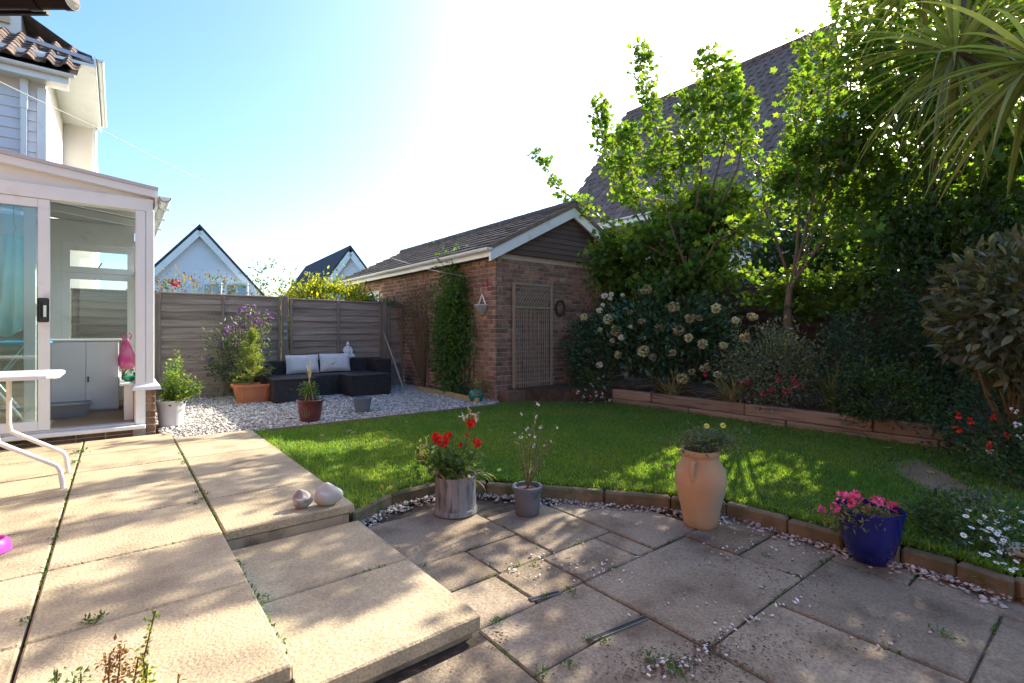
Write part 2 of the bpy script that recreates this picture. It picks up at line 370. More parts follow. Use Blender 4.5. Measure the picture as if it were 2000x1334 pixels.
# strip slabs under the conservatory sill
for i in range(4): slab(xs[i+1], xs[i+2], 5.99, 6.33, 0, .055, M_slab, UP)
M_riser = mat('riser_stone', (.30,.235,.15), (.38,.30,.20), rough=.9, scale=5, bump=.6, bscale=60, c3=(.16,.12,.08), s3=6)
RP = struct(MB().box(.455, 2.985, -.3, 1.105, 3.04, -.055).build('patio_riser', M_riser))
struct(MB().box(-3.2, 1.675, -.3, .43, 1.72, -.055).build('front_riser', M_riser))
# --- step
ST = struct(MB().box(.45, 1.70, -.33, 1.145, 3.0, -.155).build('step', M_riser))
slab(.447, 1.17, 1.66, 2.318, -.10, .065, M_slab, ST); slab(.447, 1.17, 2.318, 2.985, -.10, .065, M_slab, ST)
# --- lower patio
LP = struct(MB().box(-4, -4, -.335, 3.9, 3.4, -.202).build('lower_patio', M_joint))
low = [(1.18,1.93,2.38,3.06), (1.93,2.42,2.05,2.72), (2.42,2.92,1.73,2.36), (1.18,1.55,2.05,2.38), (1.55,1.93,2.05,2.38),
       (1.18,1.52,1.72,2.05), (1.52,1.83,1.72,2.05), (1.83,2.27,1.72,2.05), (2.27,2.42,1.72,2.05), (1.18,1.82,1.36,1.72), (1.82,2.72,1.05,1.72), (2.72,3.3,1.39,1.73), (2.72,3.3,1.05,1.39),
       (.55,1.18,1.0,1.64), (1.18,1.82,.70,1.36), (1.82,2.37,.37,1.05), (2.37,3.05,.37,1.05), (3.05,3.45,.70,1.05), (3.05,3.45,.2,.70), (1.18,1.82,.04,.70), (.55,1.18,.36,1.0), (-.1,.55,1.0,1.64), (-.1,.55,.36,1.0),
       (1.82,2.37,-.3,.37), (2.37,3.05,-.3,.37), (3.05,3.6,-.5,.2), (2.42,2.75,2.36,2.62)]
for x0, x1, y0, y1 in low: slab(x0, x1, y0, y1, -.19+random.uniform(-.004, .003), .045, M_slab2, LP, g=.0045, tilt=.004)
for i in range(9):
    for j in range(6):
        x0 = -2.6+.65*i; y0 = -4+.65*j
        if y0+.65 < -.28 and x0 < 3.0: slab(x0, x0+.65, y0, y0+.65, -.19, .045, M_slab2, LP, g=.006)
        if x0 < -.2 and -.3 <= y0+.65 < 1.7 and y0 > -1: slab(x0, x0+.65, y0, y0+.65, -.19, .045, M_slab2, LP, g=.006)
# drain slots between slabs: solid dark bars, the gap's shade put into their colour
for a, b in (((1035,1172),(1092,1157)), ((1148,1252),(1262,1206))):
    p, q = onz(*a, -.189), onz(*b, -.189)
    dr = thing('drain_channel', (p+q)/2, 'narrow open drain slot with steel lips %s' % ('beside the step, half hidden by a slab' if a[0] < 1100 else 'set between two worn slabs, the longer one'), 'drain')
    MB().bar(p, q, .022, .004).build('slot', mat('slot_shade', (.012,.011,.01), rough=.6), dr)
    for sgn in (-1, 1):
        off = Vector((0, .0125*sgn, .0)); MB().bar(p+off, q+off, .003, .007).build('lip', mat('steel_lip', (.22,.22,.22), rough=.5, metal=.6), dr)
# --- stones: pebble border, scattered chips, gravel
def stones(P, r, sq=.55):                                     # little octahedra, squashed and turned
    n = len(P); q = np.array([[1,0,0],[0,1,0],[-1,0,0],[0,-1,0],[0,0,1],[0,0,-1]], float)
    a = rng.uniform(0, 6.28, n); r = np.asarray(r)
    sx = r*rng.uniform(.8, 1.5, n); sy = r*rng.uniform(.6, 1.05, n); sz = r*rng.uniform(.4, .8, n)*sq*1.5
    B = q[None]*np.stack([sx, sy, sz], 1)[:, None]; B = B+rng.normal(size=B.shape)*r[:, None, None]*.16
    tl = rng.normal(size=(n, 1))*.3; B[:, :, 2] += B[:, :, 0]*tl
    c, s = np.cos(a)[:, None], np.sin(a)[:, None]; X = B[:, :, 0]*c-B[:, :, 1]*s; Y = B[:, :, 0]*s+B[:, :, 1]*c
    V = np.stack([X, Y, B[:, :, 2]], 2)+P[:, None]
    t = np.array([[0,1,4],[1,2,4],[2,3,4],[3,0,4],[1,0,5],[2,1,5],[3,2,5],[0,3,5]]); T = (np.arange(n)[:, None, None]*6+t).reshape(-1, 3)
    return V.reshape(-1, 3), T
Pp = []
for a, b in zip(EDGE[:-3], EDGE[1:-2]):
    dv = (b-a); nn = Vector((-dv.y, dv.x)).normalized(); nn = nn if nn.x < 0 or nn.y < 0 else -nn
    if nn.dot(Vector((-1, -1))) < 0: nn = -nn
    k = int(dv.length*330*random.uniform(.6, 1.2))
    t = rng.random(k); w = .035+np.abs(rng.normal(size=k))*.045
    Pp.append(np.stack([a.x+dv.x*t+nn.x*w, a.y+dv.y*t+nn.y*w, -.186+rng.uniform(0, .02, k)*(w < .09)], 1))
Pp = np.concatenate(Pp)
o = stuff(np_obj('pebble_border', *stones(Pp, rng.uniform(.004, .02, len(Pp))), M_pebble, smooth=True)); tag(o, 'loose pale pebbles lying along the curved lawn edging', 'pebbles')
ch = []
for u, v, k, sp in ((1100,1095,26,45), (1180,1110,14,30), (1450,1060,16,40), (1560,1080,20,50), (1500,1100,12,60), (1560,1180,10,30), (1240,1130,8,60), (1700,1240,8,50), (1290,1300,16,30), (1380,1270,12,25), (1330,1290,12,40), (1000,1110,6,25), (1450,1160,8,80), (1300,1180,5,40), (1200,1090,10,60), (1470,1205,14,25), (1420,1230,10,20), (1030,1120,8,25)):
    for _ in range(k): ch.append(onz(u+random.gauss(0, sp), v+random.gauss(0, sp*.35), -.184))
ch = np.array([tuple(p) for p in ch])
o = stuff(np_obj('stone_chips', *stones(ch, rng.uniform(.004, .011, len(ch))), mat('white_chips', (.6,.58,.55), (.72,.7,.67), rough=.6, scale=30, rand='island', ramt=.3), smooth=True)); tag(o, 'small white stone chips scattered over the worn paving', 'stones')
dk = []
for u, v, k, sx, sy in ((1320,1300,520,70,18), (1390,1265,200,25,14), (1450,1080,140,70,30), (1540,1120,160,60,30), (1480,1260,160,80,20), (1060,1085,80,60,25), (970,1240,50,15,12), (1660,1250,80,70,30), (840,1290,40,60,20)):
    for _ in range(k): dk.append(onz(random.gauss(u, sx), random.gauss(v, sy), -.186))
dk = np.array([tuple(p) for p in dk]); 
o = stuff(np_obj('plant_litter', *leaves(dk, unit(rng.normal(size=(len(dk), 3))*np.array([1, 1, .12])), rng.uniform(.006, .022, len(dk)), rng.uniform(.003, .007, len(dk))), mat('litter', (.09,.06,.035), (.16,.11,.07), rough=.95, scale=40, rand='island', ramt=.5))); tag(o, 'dark dry leaf litter and soil crumbs strewn on worn paving', 'litter')
GRAV = [(.36, 5.99), (.36, 9.6), (4.66, 9.6), (4.66, 6.14), (4.25, 5.975), (1.14, 5.975)]
struct(MB().prism(GRAV, -.33, -.035).build('gravel_bed', mat('gravel_sand', (.22,.2,.18), (.3,.28,.25), rough=.95, scale=40, bump=.6, bscale=90)))
n = 30000; gx = rng.uniform(.36, 4.64, n); gy = rng.uniform(5.98, 9.58, n); k = inpoly(gx, gy, GRAV); gx, gy = gx[k], gy[k]; n = len(gx)
o = stuff(np_obj('gravel', *stones(np.stack([gx, gy, rng.uniform(-.035, -.012, n)], 1), rng.uniform(.010, .024, n)), M_gravel)); tag(o, 'pale grey and buff gravel stones around the sofa', 'gravel')
# --- planting bed behind the sleepers
struct(MB().prism([(6.1, -3), (6.1, 5.1), (4.9, 6.15), (4.9, 6.27), (8.4, 6.27), (8.4, -3)], -.33, .16).build('planting_bed', M_soil))
SW = thing('sleeper_wall', (6.08, 2.5, -.1), 'low retaining wall of stacked reddish timber sleepers holding up the shrub bed', 'retaining wall')
M_slp = mat('sleeper_timber', (.25,.165,.11), (.32,.22,.15), rough=.9, scale=3, stretch=(6,.6,8), bump=.5, bscale=25, rand='object', ramt=.2, c3=(.15,.095,.065), s3=3)
for c in range(2):
    y = -2.8+c*.5
    while y < 5.0:
        l = random.uniform(1.1, 1.5); y1 = min(y+l, 5.05)
        MB().cbox(5.99+random.uniform(-.012, .012)+.01*c, y+.004, -.1+c*.142, 6.12, y1-.004, .04+c*.14, .012).build('sleeper', M_slp, SW)
        y = y1
# ================================================================== FENCES
M_fence = mat('weathered_fence', (.27,.21,.17), (.33,.265,.215), rough=.92, scale=2.5, stretch=(.7,4,10), bump=.5, bscale=30, rand='object', ramt=.16, c3=(.20,.155,.125), s3=1.4)
M_post = mat('fence_post', (.20,.16,.125), (.26,.21,.165), rough=.9, scale=4, stretch=(5,5,.8), bump=.4, bscale=30)
def waney(x0, x1, z0, z1, y, parent, ax='x', n=14, m=M_fence):
    h = (z1-z0)/n
    for i in range(n):
        mb = MB(); k = 13; a, ph, a2, p2 = random.uniform(.006, .014), random.uniform(0, 6), random.uniform(.003, .009), random.uniform(0, 6)
        V = []
        for j in range(k):
            t = j/(k-1); x = x0+(x1-x0)*t; dzz = a*math.sin(t*7+ph)+a2*math.sin(t*15+p2); bow = .006*math.sin(t*6.3+ph)
            zb = z0+i*h-.012+dzz; zt = z0+(i+1)*h+.012
            for yy, zz in ((y-.034-bow, zb), (y-.006, zt), (y+.002, zt), (y-.020-bow, zb)):
                V.append((x, yy, zz) if ax == 'x' else (yy, x, zz))
        Fc = [tuple(4*j+c for j, c in ((q, s), (q, (s+1) % 4), (q+1, (s+1) % 4), (q+1, s))) for q in range(k-1) for s in range(4)]
        Fc += [(0, 1, 2, 3), (4*(k-1)+3, 4*(k-1)+2, 4*(k-1)+1, 4*(k-1))]
        mb.add(V, Fc).build('board', m, parent)
FY = 9.5
fg = 'weathered fence panels behind the gravel'
for x0, x1, lab, nb in ((-1.45,.40,'weathered lap fence panel behind the conservatory windows',0), (.48,2.28,'weathered lap fence panel behind the purple flowering shrub',1), (2.42,4.17,'weathered lap fence panel behind the rattan sofa',1), (4.28,4.64,'narrow dark lap fence strip butting against the brick garage',0)):
    t = thing('lap_fence', ((x0+x1)/2, FY, -.03), lab, 'fence panel', fg)
    top = 1.68 if x1 < 2.3 else (1.66 if x1 < 4.2 else 1.6)
    waney(x0, x1, -.02, top-.03, FY, t)
    MB().cbox(x0, FY-.03, top-.02, x1, FY+.03, top+.012, .006).build('capping_rail', M_post, t)
    for xb in ([x0+.03, (x0+x1)/2, x1-.03] if x1-x0 > 1 else [x0+.03, x1-.03]):
        MB().cbox(xb-.02, FY-.062, -.02, xb+.02, FY-.041, top-.022, .003).build('batten', M_post, t)
for x, lab in ((.44,'square timber fence post beside the conservatory corner'), (2.35,'square timber fence post with a metal bracket above the sofa'), (4.225,'square timber fence post between sofa and brick garage')):
    t = thing('fence_post', (x, FY, -.03), lab, 'post', 'fence posts')
    MB().cbox(x-.05, FY-.055, -.03, x+.05, FY+.045, 1.71, .006).build('post', M_post, t)
    if x == 2.35:
        for z in (.93, 1.05, 1.17): MB().cbox(x-.03, FY-.068, z, x+.03, FY-.0555, z+.05, .003).build('bracket', mat('grey_bracket', (.3,.33,.36), rough=.5, metal=.5), t)
# dark fence behind the trees
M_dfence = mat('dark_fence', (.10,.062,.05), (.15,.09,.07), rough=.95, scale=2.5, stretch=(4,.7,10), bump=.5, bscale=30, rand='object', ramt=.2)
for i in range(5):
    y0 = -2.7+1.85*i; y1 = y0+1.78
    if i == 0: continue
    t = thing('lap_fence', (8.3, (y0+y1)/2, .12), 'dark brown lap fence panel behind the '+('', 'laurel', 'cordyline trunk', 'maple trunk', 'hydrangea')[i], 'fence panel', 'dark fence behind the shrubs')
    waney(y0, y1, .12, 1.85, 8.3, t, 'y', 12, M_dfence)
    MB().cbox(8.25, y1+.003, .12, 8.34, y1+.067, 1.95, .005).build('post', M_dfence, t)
# ================================================================== GARAGE
M_brick = mat('brick', (.25,.148,.10), (.33,.20,.14), rough=.92, scale=11, bump=.5, bscale=70, rand='object', ramt=.34, hue=.018, c3=(.15,.10,.08), s3=14)
M_brick_i = mat('brick_joined', (.25,.148,.10), (.33,.20,.14), rough=.92, scale=11, bump=.5, bscale=70, rand='island', ramt=.34, hue=.018, c3=(.15,.10,.08), s3=14)
M_mortar = mat('mortar', (.50,.44,.38), (.58,.52,.45), rough=.95, scale=30, bump=.4, bscale=120)
M_upvc = mat('white_upvc', (.77,.81,.80), (.72,.76,.75), rough=.35, scale=3, spec=.5, c3=(.60,.59,.56), s3=5, t3=(.6,.8))
M_tile = mat('dark_roof_tile', (.075,.07,.068), (.11,.10,.095), rough=.9, scale=7, bump=.4, bscale=60, rand='object', ramt=.25, c3=(.17,.16,.13), s3=18, t3=(.62,.7))
M_tile_i = mat('dark_roof_tile_joined', (.075,.07,.068), (.11,.10,.095), rough=.9, scale=7, bump=.4, bscale=60, rand='island', ramt=.25, c3=(.17,.16,.13), s3=18, t3=(.62,.7))
GX0, GX1, GYF, GYB, GE = 4.67, 7.86, 6.29, 12.7, 2.32; GXM = (GX0+GX1)/2; GR = 3.14
G = thing('brick_garage', (GXM, 9.5, -.2), 'red brick garage with dark tiled roof and dark boarded gable', 'garage')
MB().box(GX0+.012, GYF+.012, -.2, GX1-.012, GYB, GE+.02).build('wall_core', M_mortar, G)
bl, bh, bd = .225, .075, .065
mside = MB().cbox(-.0, -.1075, 0, .03, .1075, .0652, .004); mfront = MB().cbox(-.1075, 0, 0, .1075, .03, .0652, .004); mhead = MB().cbox(-.051, 0, 0, .051, .03, .0652, .004); mhs = MB().cbox(0, -.051, 0, .03, .051, .0652, .004)
def rawmesh(mb, nm, m):
    me = bpy.data.meshes.new(nm); me.from_pydata(mb.v, [], mb.f); me.materials.append(m); return me
BM = {k: rawmesh(v, 'brick', M_brick) for k, v in dict(s=mside, f=mfront, h=mhead, hs=mhs).items()}
cnt = 0; rest = MB(); allb = []
for c in range(31):
    z = -.08+c*bh
    y = GYF-.0+ (0.11 if c % 2 else 0)
    if c % 2: allb.append(('hs', GX0, GYF+.0513+.0, z))
    while y+.1075 < GYB-.1:
        yc = y+.1075+(.0 if c % 2 else 0)
        allb.append(('s', GX0, yc+.002, z)); y += bl
    x = GX0+(.11 if c % 2 == 0 else .0)
    if c % 2 == 0: allb.append(('h', GX0+.0513+.033, GYF, z)); x = GX0+.147
    else: x = GX0+.033
    while x+.215 < GX1:
        allb.append(('f', x+.1075, GYF, z)); x += bl
win = (10.72, 11.3, 1.25, 1.98)
allb = [b for b in allb if not (b[0] in ('s','hs') and win[0]-.1 < b[2] < win[1]+.1 and win[2]-.07 < b[3] < win[3])]
allb.sort(key=lambda b: abs(b[1]-GX0)*1.2+abs(b[2]-GYF))
vis = [b for b in allb]
for i, (k, x, y, z) in enumerate(vis):
    jx, jy = random.uniform(-.002, .002), random.uniform(-.002, .002)
    if i < 300: link('brick', BM[k], None, G, (x+jx, y+jy, z))
    else:
        src = dict(s=mside, f=mfront, h=mhead, hs=mhs)[k]; rest.add([(p[0]+x+jx, p[1]+y+jy, p[2]+z) for p in src.v], src.f)
stuff(rest.build('brickwork', M_brick_i, G))
w = MB().box(GX0-.015, win[0], win[2], GX0+.06, win[0]+.07, win[3]).box(GX0-.015, win[1]-.07, win[2], GX0+.06, win[1], win[3]).box(GX0-.016, win[0]+.07, win[3]-.08, GX0+.06, win[1]-.07, win[3]).box(GX0-.016, win[0]+.07, win[2], GX0+.06, win[1]-.07, win[2]+.07).build('window', M_upvc, G)
MB().box(GX0+.008, win[0]+.07, win[2]+.07, GX0+.011, win[1]-.07, win[3]-.08).build('pane', mat('dark_pane', (.03,.04,.045), rough=.05, spec=.8), w)
# roof
def quadroof(parent, xe, ze, xr, zr, y0, y1, ng, nc, tm, kind, maxparts, m, mi, far_first=None, keyf=None, arch=.0, thick=.022, ax='y'):
    """tiles laid from eave (xe,ze) to ridge (xr,zr); rows run along y; each tile tilted up at its lower edge"""
    sl = Vector((xr-xe, 0, zr-ze)); Ls = sl.length; u = sl.normalized(); nrm = Vector((-u.z, 0, u.x)); nrm = nrm if nrm.z > 0 else -nrm
    gl = Ls/ng; wd = (y1-y0)/nc; seg = 6 if arch else 1; mb = MB(); V = []
    for e, (s, lift) in enumerate(((-.02, thick*1.15), (gl+.03, .004))):
        for j in range(seg+1):
            t = j/seg; a = arch*(math.sin(math.pi*min(1, t/.62))*1.0 if t < .62 else -.12*math.sin(math.pi*(t-.62)/.38)) if arch else 0
            for th in (0, -thick):
                V.append(u*s+Vector((0, (t-.5)*wd*.985, 0))+nrm*(lift+a+th))
    st = 2*(seg+1); Fc = []
    for j in range(seg):
        a = 2*j; Fc += [(a, a+2, st+a+2, st+a), (a+1, st+a+1, st+a+3, a+3), (a, a+1, a+3, a+2), (st+a, st+a+2, st+a+3, st+a+1)]
    Fc += [(0, st, st+1, 1), (2*seg, 2*seg+1, st+2*seg+1, st+2*seg)]
    if ax == 'x': sw = lambda p: Vector((p[1], p[0], p[2]))
    else: sw = lambda p: Vector(p)
    V = [sw(p) for p in V]
    if ax == 'x': Fc = [f[::-1] for f in Fc]
    me = bpy.data.meshes.new('roof_tile'); me.from_pydata(V, [], Fc); me.materials.append(m)
    if arch: me.polygons.foreach_set('use_smooth', [True]*len(me.polygons)); me.set_sharp_from_angle(angle=R(45))
    pos = [(i, j) for i in range(ng) for j in range(nc)]
    if keyf: pos.sort(key=lambda q: keyf(q[0]/ng, y0+(q[1]+.5)*wd))
    rest = MB()
    for q, (i, j) in enumerate(pos):
        p = sw(Vector((xe, y0+(j+.5)*wd+(wd*.5*(i % 2) if kind == 'bond' else 0)+random.uniform(-.003, .003), ze))+u*(gl*i)+nrm*random.uniform(-.002, .004))
        if q < maxparts: link('roof_tile', me, None, parent, p)
        else: rest.add([v+p for v in V], Fc)
    if rest.v: stuff(rest.build('tiling', mi, parent))
ovh = .22; sl_ = (GR-GE)/(GXM-GX0)
xe, ze = GX0-ovh, GE-ovh*sl_+.16
quadroof(G, xe, ze, GXM, GR+.16, GYF-.16, GYB, 9, 22, None, 'bond2', 220, M_tile, M_tile_i, thick=.03)
rb = MB()
rb.add([(xe, GYF-.12, ze-.03), (GXM, GYF-.12, GR+.125), (GXM, GYB, GR+.125), (xe, GYB, ze-.03)], [(0,1,2,3)])
x2 = GX1+ovh
rb.add([(x2, GYF-.12, ze-.0), (GXM, GYF-.12, GR+.165), (GXM, GYB, GR+.165), (x2, GYB, ze)], [(3,2,1,0)])
rb.build('roof_deck', M_tile_i, G)
for i in range(16):
    y0 = GYF-.16+i*.42; MB().tube([(GXM, y0, GR+.15), (GXM, y0+.41, GR+.155)], .085, 10).build('ridge_tile', M_tile, G, smooth=True)
# gable boards + barge boards
nb = 9; h = (GR-GE)/nb
for i in range(nb):
    z0 = GE+.0+i*h; half0 = (GXM-GX0)*(1-i/nb)+.02; half1 = max(.02, (GXM-GX0)*(1-(i+1)/nb)+.02)
    y = GYF-.05
    MB().add([(GXM-half0, y-.012, z0), (GXM+half0, y-.012, z0), (GXM+half1, y, z0+h+.01), (GXM-half1, y, z0+h+.01), (GXM-half0, y+.05, z0), (GXM+half0, y+.05, z0), (GXM+half1, y+.05, z0+h+.01), (GXM-half1, y+.05, z0+h+.01)],
             [(0,1,2,3), (7,6,5,4), (0,4,5,1), (1,5,6,2), (2,6,7,3), (3,7,4,0)]).build('gable_board', mat('dark_boarding', (.085,.062,.052), (.12,.085,.07), rough=.85, scale=5, stretch=(1,1,8), rand='object', ramt=.15), G)
for sgn, xx in ((1, GX0-ovh), (-1, GX1+ovh)):
    a = Vector((xx, GYF-.15, ze)); b = Vector((GXM, GYF-.15, GR+.15))
    for nm, dz0, dz1, yy, m in (('barge_board', -.05, -.22, -.02, M_upvc), ('verge_strip', .03, -.048, -.035, mat('verge_mortar', (.16,.12,.09), (.22,.17,.13), rough=.95, scale=12, bump=.4))):
        a0, b0 = a+Vector((0, yy, dz0)), b+Vector((0, yy, dz0)); a1, b1 = a+Vector((0, yy, dz1)), b+Vector((0, yy, dz1))
        k = Vector((0, .04, 0)); V = [a0, b0, b1, a1, a0+k, b0+k, b1+k, a1+k]
        MB().add(V, [(3,2,1,0), (4,5,6,7), (0,1,5,4), (2,3,7,6), (1,2,6,5), (3,0,4,7)]).build(nm, m, G)
xg = GX0-ovh-.03
pr = [(math.cos(t)*.055, -math.sin(t)*.055) for t in [math.pi*i/8 for i in range(9)]]
def gutter(mb, x, z, y0, y1):
    V = [(x-a, yy, z+b) for yy in (y0, y1) for a, b in pr]; V += [(x-a*.88, yy, z+b*.88+.001) for yy in (y0, y1) for a, b in pr]
    Fc = []
    for j in range(8): Fc += [(j, j+1, 9+j+1, 9+j), (18+j, 27+j, 27+j+1, 18+j+1), (j, 18+j, 18+j+1, j+1), (9+j, 9+j+1, 27+j+1, 27+j)]
    Fc += [(0, 9, 27, 18), (8, 26, 35, 17)]
    Fc.append(tuple(range(9))); Fc.append(tuple(range(17, 8, -1)))
    return mb.add(V, Fc)
zg = ze-.02
gutter(MB(), xg, zg, GYF-.2, GYB).build('gutter', M_upvc, G, smooth=True)
MB().box(xg+.056, GYF-.12, zg-.12, xg+.08, GYB, zg+.01).build('fascia', M_upvc, G)
MB().box(xg+.081, GYF-.118, zg-.115, GX0+.011, GYB, zg-.10).build('soffit', mat('soffit_dark', (.12,.085,.06), rough=.9), G)
MB().tube([(xg, 12.3, zg-.05), (xg, 12.3, zg-.12), (GX0-.06, 12.3, zg-.3), (GX0-.06, 12.3, 0)], .034, 10).build('downpipe', M_upvc, G, smooth=True)
pl = MB().cbox(4.72, 6.02, -.3, 5.98, 6.27, .14, .01).build('plinth', mat('plinth_brick', (.15,.085,.06), (.20,.12,.085), rough=.92, scale=9, bump=.5), G)
# ================================================================== NEIGHBOUR HOUSE ON THE RIGHT
M_ntile = mat('brown_roof_tile', (.15,.10,.082), (.20,.138,.112), rough=.9, scale=5, bump=.3, bscale=40, rand='object', ramt=.22)
M_ntile_i = mat('brown_roof_tile_joined', (.15,.10,.082), (.20,.138,.112), rough=.9, scale=5, bump=.3, bscale=40, rand='island', ramt=.22)
M_glass = glass('window_glass')
M_wpane = mat('far_window_pane', (.16,.24,.30), (.22,.30,.36), rough=.06, spec=.8, scale=2)
RX, RZ, EX = 16.5, 10.04, 12.5; RS = 1.34; EZ = RZ-(RX-EX)*RS; NY0, NY1 = 5.5, 13.2
NH = thing('neighbour_house', (13, 4, -.34), 'tall neighbouring house with steep brown tiled roof rising behind the trees', 'house')
quadroof(NH, EX, EZ, RX, RZ, NY0, NY1, 22, 31, None, 'bond', 300, M_ntile, M_ntile_i, keyf=lambda f, y: -f+abs(y-9.6)*.12, arch=.02, thick=.018)
mb = MB(); k = -.05
mb.add([(EX, NY0, EZ+k), (RX, NY0, RZ+k), (RX, NY1, RZ+k), (EX, NY1, EZ+k), (2*RX-EX, NY0, EZ), (2*RX-EX, NY1, EZ)], [(3,2,1,0), (1,2,5,4)])
mb.build('roof_deck', M_ntile_i, NH)
for i in range(16):
    y0 = NY0+i*.475; MB().tube([(RX, y0, RZ+.02), (RX, y0+.45, RZ+.025)], .11, 8).build('ridge_tile', M_ntile, NH, smooth=True)
M_nwall = mat('neighbour_brick', (.20,.13,.10), (.26,.17,.13), rough=.9, scale=1.5)
mb = MB(); wz = EZ-.05
mb.add([(EX+.35, NY0, -.34), (2*RX-EX-.3, NY0, -.34), (2*RX-EX-.3, NY1-.2, -.34), (EX+.35, NY1-.2, -.34), (EX+.35, NY0, wz+.3), (2*RX-EX-.3, NY0, wz+.3), (2*RX-EX-.3, NY1-.2, wz+.3), (EX+.35, NY1-.2, wz+.3), (RX, NY0, RZ-.25), (RX, NY1-.2, RZ-.25)],
       [(0,3,7,4), (0,4,8,5,1), (3,2,6,9,7), (1,5,6,2)])
mb.build('wall', M_nwall, NH)
MB().box(EX-.03, NY0, EZ-.22, EX+.0, NY1, EZ-.02).build('fascia', M_upvc, NH)
MB().box(EX+.001, NY0+.01, EZ-.21, EX+.34, NY1-.01, EZ-.19).build('soffit', M_upvc, NH)
gutter(MB(), EX-.09, EZ-.03, NY0, NY1).build('gutter', M_upvc, NH, smooth=True)
for y0 in (6.2, 8.6, 11.0):
    f = MB().box(EX+.30, y0, 2.2, EX+.345, y0+1.6, 3.5).build('window', M_upvc, NH)
    for q in (0, 1): MB().box(EX+.285, y0+.07+q*.76, 2.28, EX+.299, y0+.77+q*.76, 3.42).build('pane', M_wpane, f)
r = ray(1612, 262); t = (RZ-RX*RS-CH)/(r.z-RS*r.x); sp_ = Vector((r.x*t, r.y*t, CH+r.z*t)); un = Vector((1, 0, RS)).normalized(); nn = Vector((-un.z, 0, un.x))
def plate(c, hw, hh, lift, th):
    V = [c+un*a*hh+Vector((0, b*hw, 0))+nn*l for l in (lift, lift+th) for a, b in ((-1,-1), (-1,1), (1,1), (1,-1))]
    return MB().add(V, [(0,1,2,3), (7,6,5,4), (0,4,5,1), (1,5,6,2), (2,6,7,3), (3,7,4,0)])
f = plate(sp_, .42, .6, .0, .10).build('roof_window', mat('roof_window_frame', (.35,.36,.37), rough=.4), NH); plate(sp_, .34, .5, .101, .006).build('pane', M_wpane, f)
# ================================================================== CLAD HOUSE BEHIND THE CONSERVATORY
M_clad = mat('white_cladding', (.72,.73,.76), (.66,.67,.70), rough=.5, scale=2, spec=.4)
CHs = thing('clad_house', (-2.5, 15, -.34), 'white clad house with ribbed clay tile canopy rising behind the conservatory', 'house')
MB().box(-4.2, 12, -.34, -.99, 15.7, 5.978).build('wall', mat('cream_render', (.78,.75,.70), (.74,.70,.64), rough=.8, scale=1), CHs)
z = 2.4
while z < 5.2:
    MB().add([(-4.2, 11.965, z), (-1.10, 11.965, z), (-1.10, 11.985, z+.178), (-4.2, 11.985, z+.178), (-4.2, 11.999, z), (-1.10, 11.999, z), (-1.10, 11.999, z+.178), (-4.2, 11.999, z+.178)], [(0,1,2,3), (0,4,5,1), (1,5,6,2), (3,2,6,7), (0,3,7,4)]).build('cladding_board', M_clad, CHs); z += .18
MB().cbox(-1.095, 11.94, 2.3, -.97, 12.03, 5.35, .006).build('corner_trim', M_upvc, CHs)
MB().box(-4.2, 11.70, 5.42, -.68, 12.05, 5.44).build('soffit', M_upvc, CHs)
MB().box(-4.2, 11.66, 5.40, -.66, 11.69, 5.60).build('fascia', M_upvc, CHs)
mb = MB()
gutter(mb, 0, 0, 0, 1); mb.v = [(-4.2+p[1]*3.62, 11.60+p[0], 5.56+p[2]) for p in mb.v]; mb.f = [f[::-1] for f in mb.f]; mb.build('gutter', M_upvc, CHs, smooth=True)
MB().cbox(-1.30, 11.86, 4.9, -1.20, 11.96, 5.42, .008).box(-1.29, 11.87, 2.3, -1.215, 11.95, 4.9).build('downpipe', M_upvc, CHs)
M_pt = mat('clay_pantile', (.13,.09,.07), (.19,.135,.105), rough=.9, scale=6, bump=.4, bscale=30, rand='object', ramt=.2, c3=(.10,.075,.06), s3=9)
quadroof(CHs, 11.62, 5.66, 13.4, 6.78, -4.2, -.53, 8, 15, None, 'plain', 300, M_pt, M_pt, arch=.075, thick=.02, ax='x')
MB().add([(-4.2, 11.66, 5.60), (-.55, 11.66, 5.60), (-.55, 13.4, 6.70), (-4.2, 13.4, 6.70)], [(0,1,2,3)]).build('roof_deck', mat('roof_felt', (.03,.028,.026), rough=.9), CHs)
MB().box(-4.2, 13.42, 6.4, -1.45, 15.5, 7.35).build('upper_wall', mat('cream_render'  , (.6,.5,.4)), CHs)
MB().box(-4.2, 13.36, 6.95, -1.60, 13.415, 7.08).build('window_sill', mat('cream_trim', (.55,.44,.30), rough=.7), CHs)
MB().bar(ony(52, 76, 12.7), ony(188, 122, 12.3), .09, .07).build('flashing', mat('grey_flashing', (.45,.48,.54), rough=.5), CHs)
MB().box(-1.2, 12.05, 5.979, -.33, 15.705, 6.03).build('side_soffit', M_upvc, CHs)
MB().box(-.33, 12.0, 5.95, -.30, 15.8, 6.16).build('side_fascia', M_upvc, CHs)
gutter(MB(), -.245, 6.13, 12.0, 15.8).build('side_gutter', M_upvc, CHs, smooth=True)
MB().box(-4.2, 15.71, -.34, -.45, 21, 6.05).build('rear_wall', mat('cream_render', (.6,.5,.4)), CHs)
MB().add([(-.36, 12.02, 6.17), (-.36, 15.8, 6.17), (-2.4, 15.8, 7.9), (-2.4, 13.5, 7.9), (-.6, 13.3, 6.75)], [(0,1,2,3,4)]).build('side_roof', M_pt, CHs)
MB().tube([(-.42, 15.62, 6.1), (-.42, 15.62, 2)], .05, 10).build('downpipe', M_upvc, CHs, smooth=True)
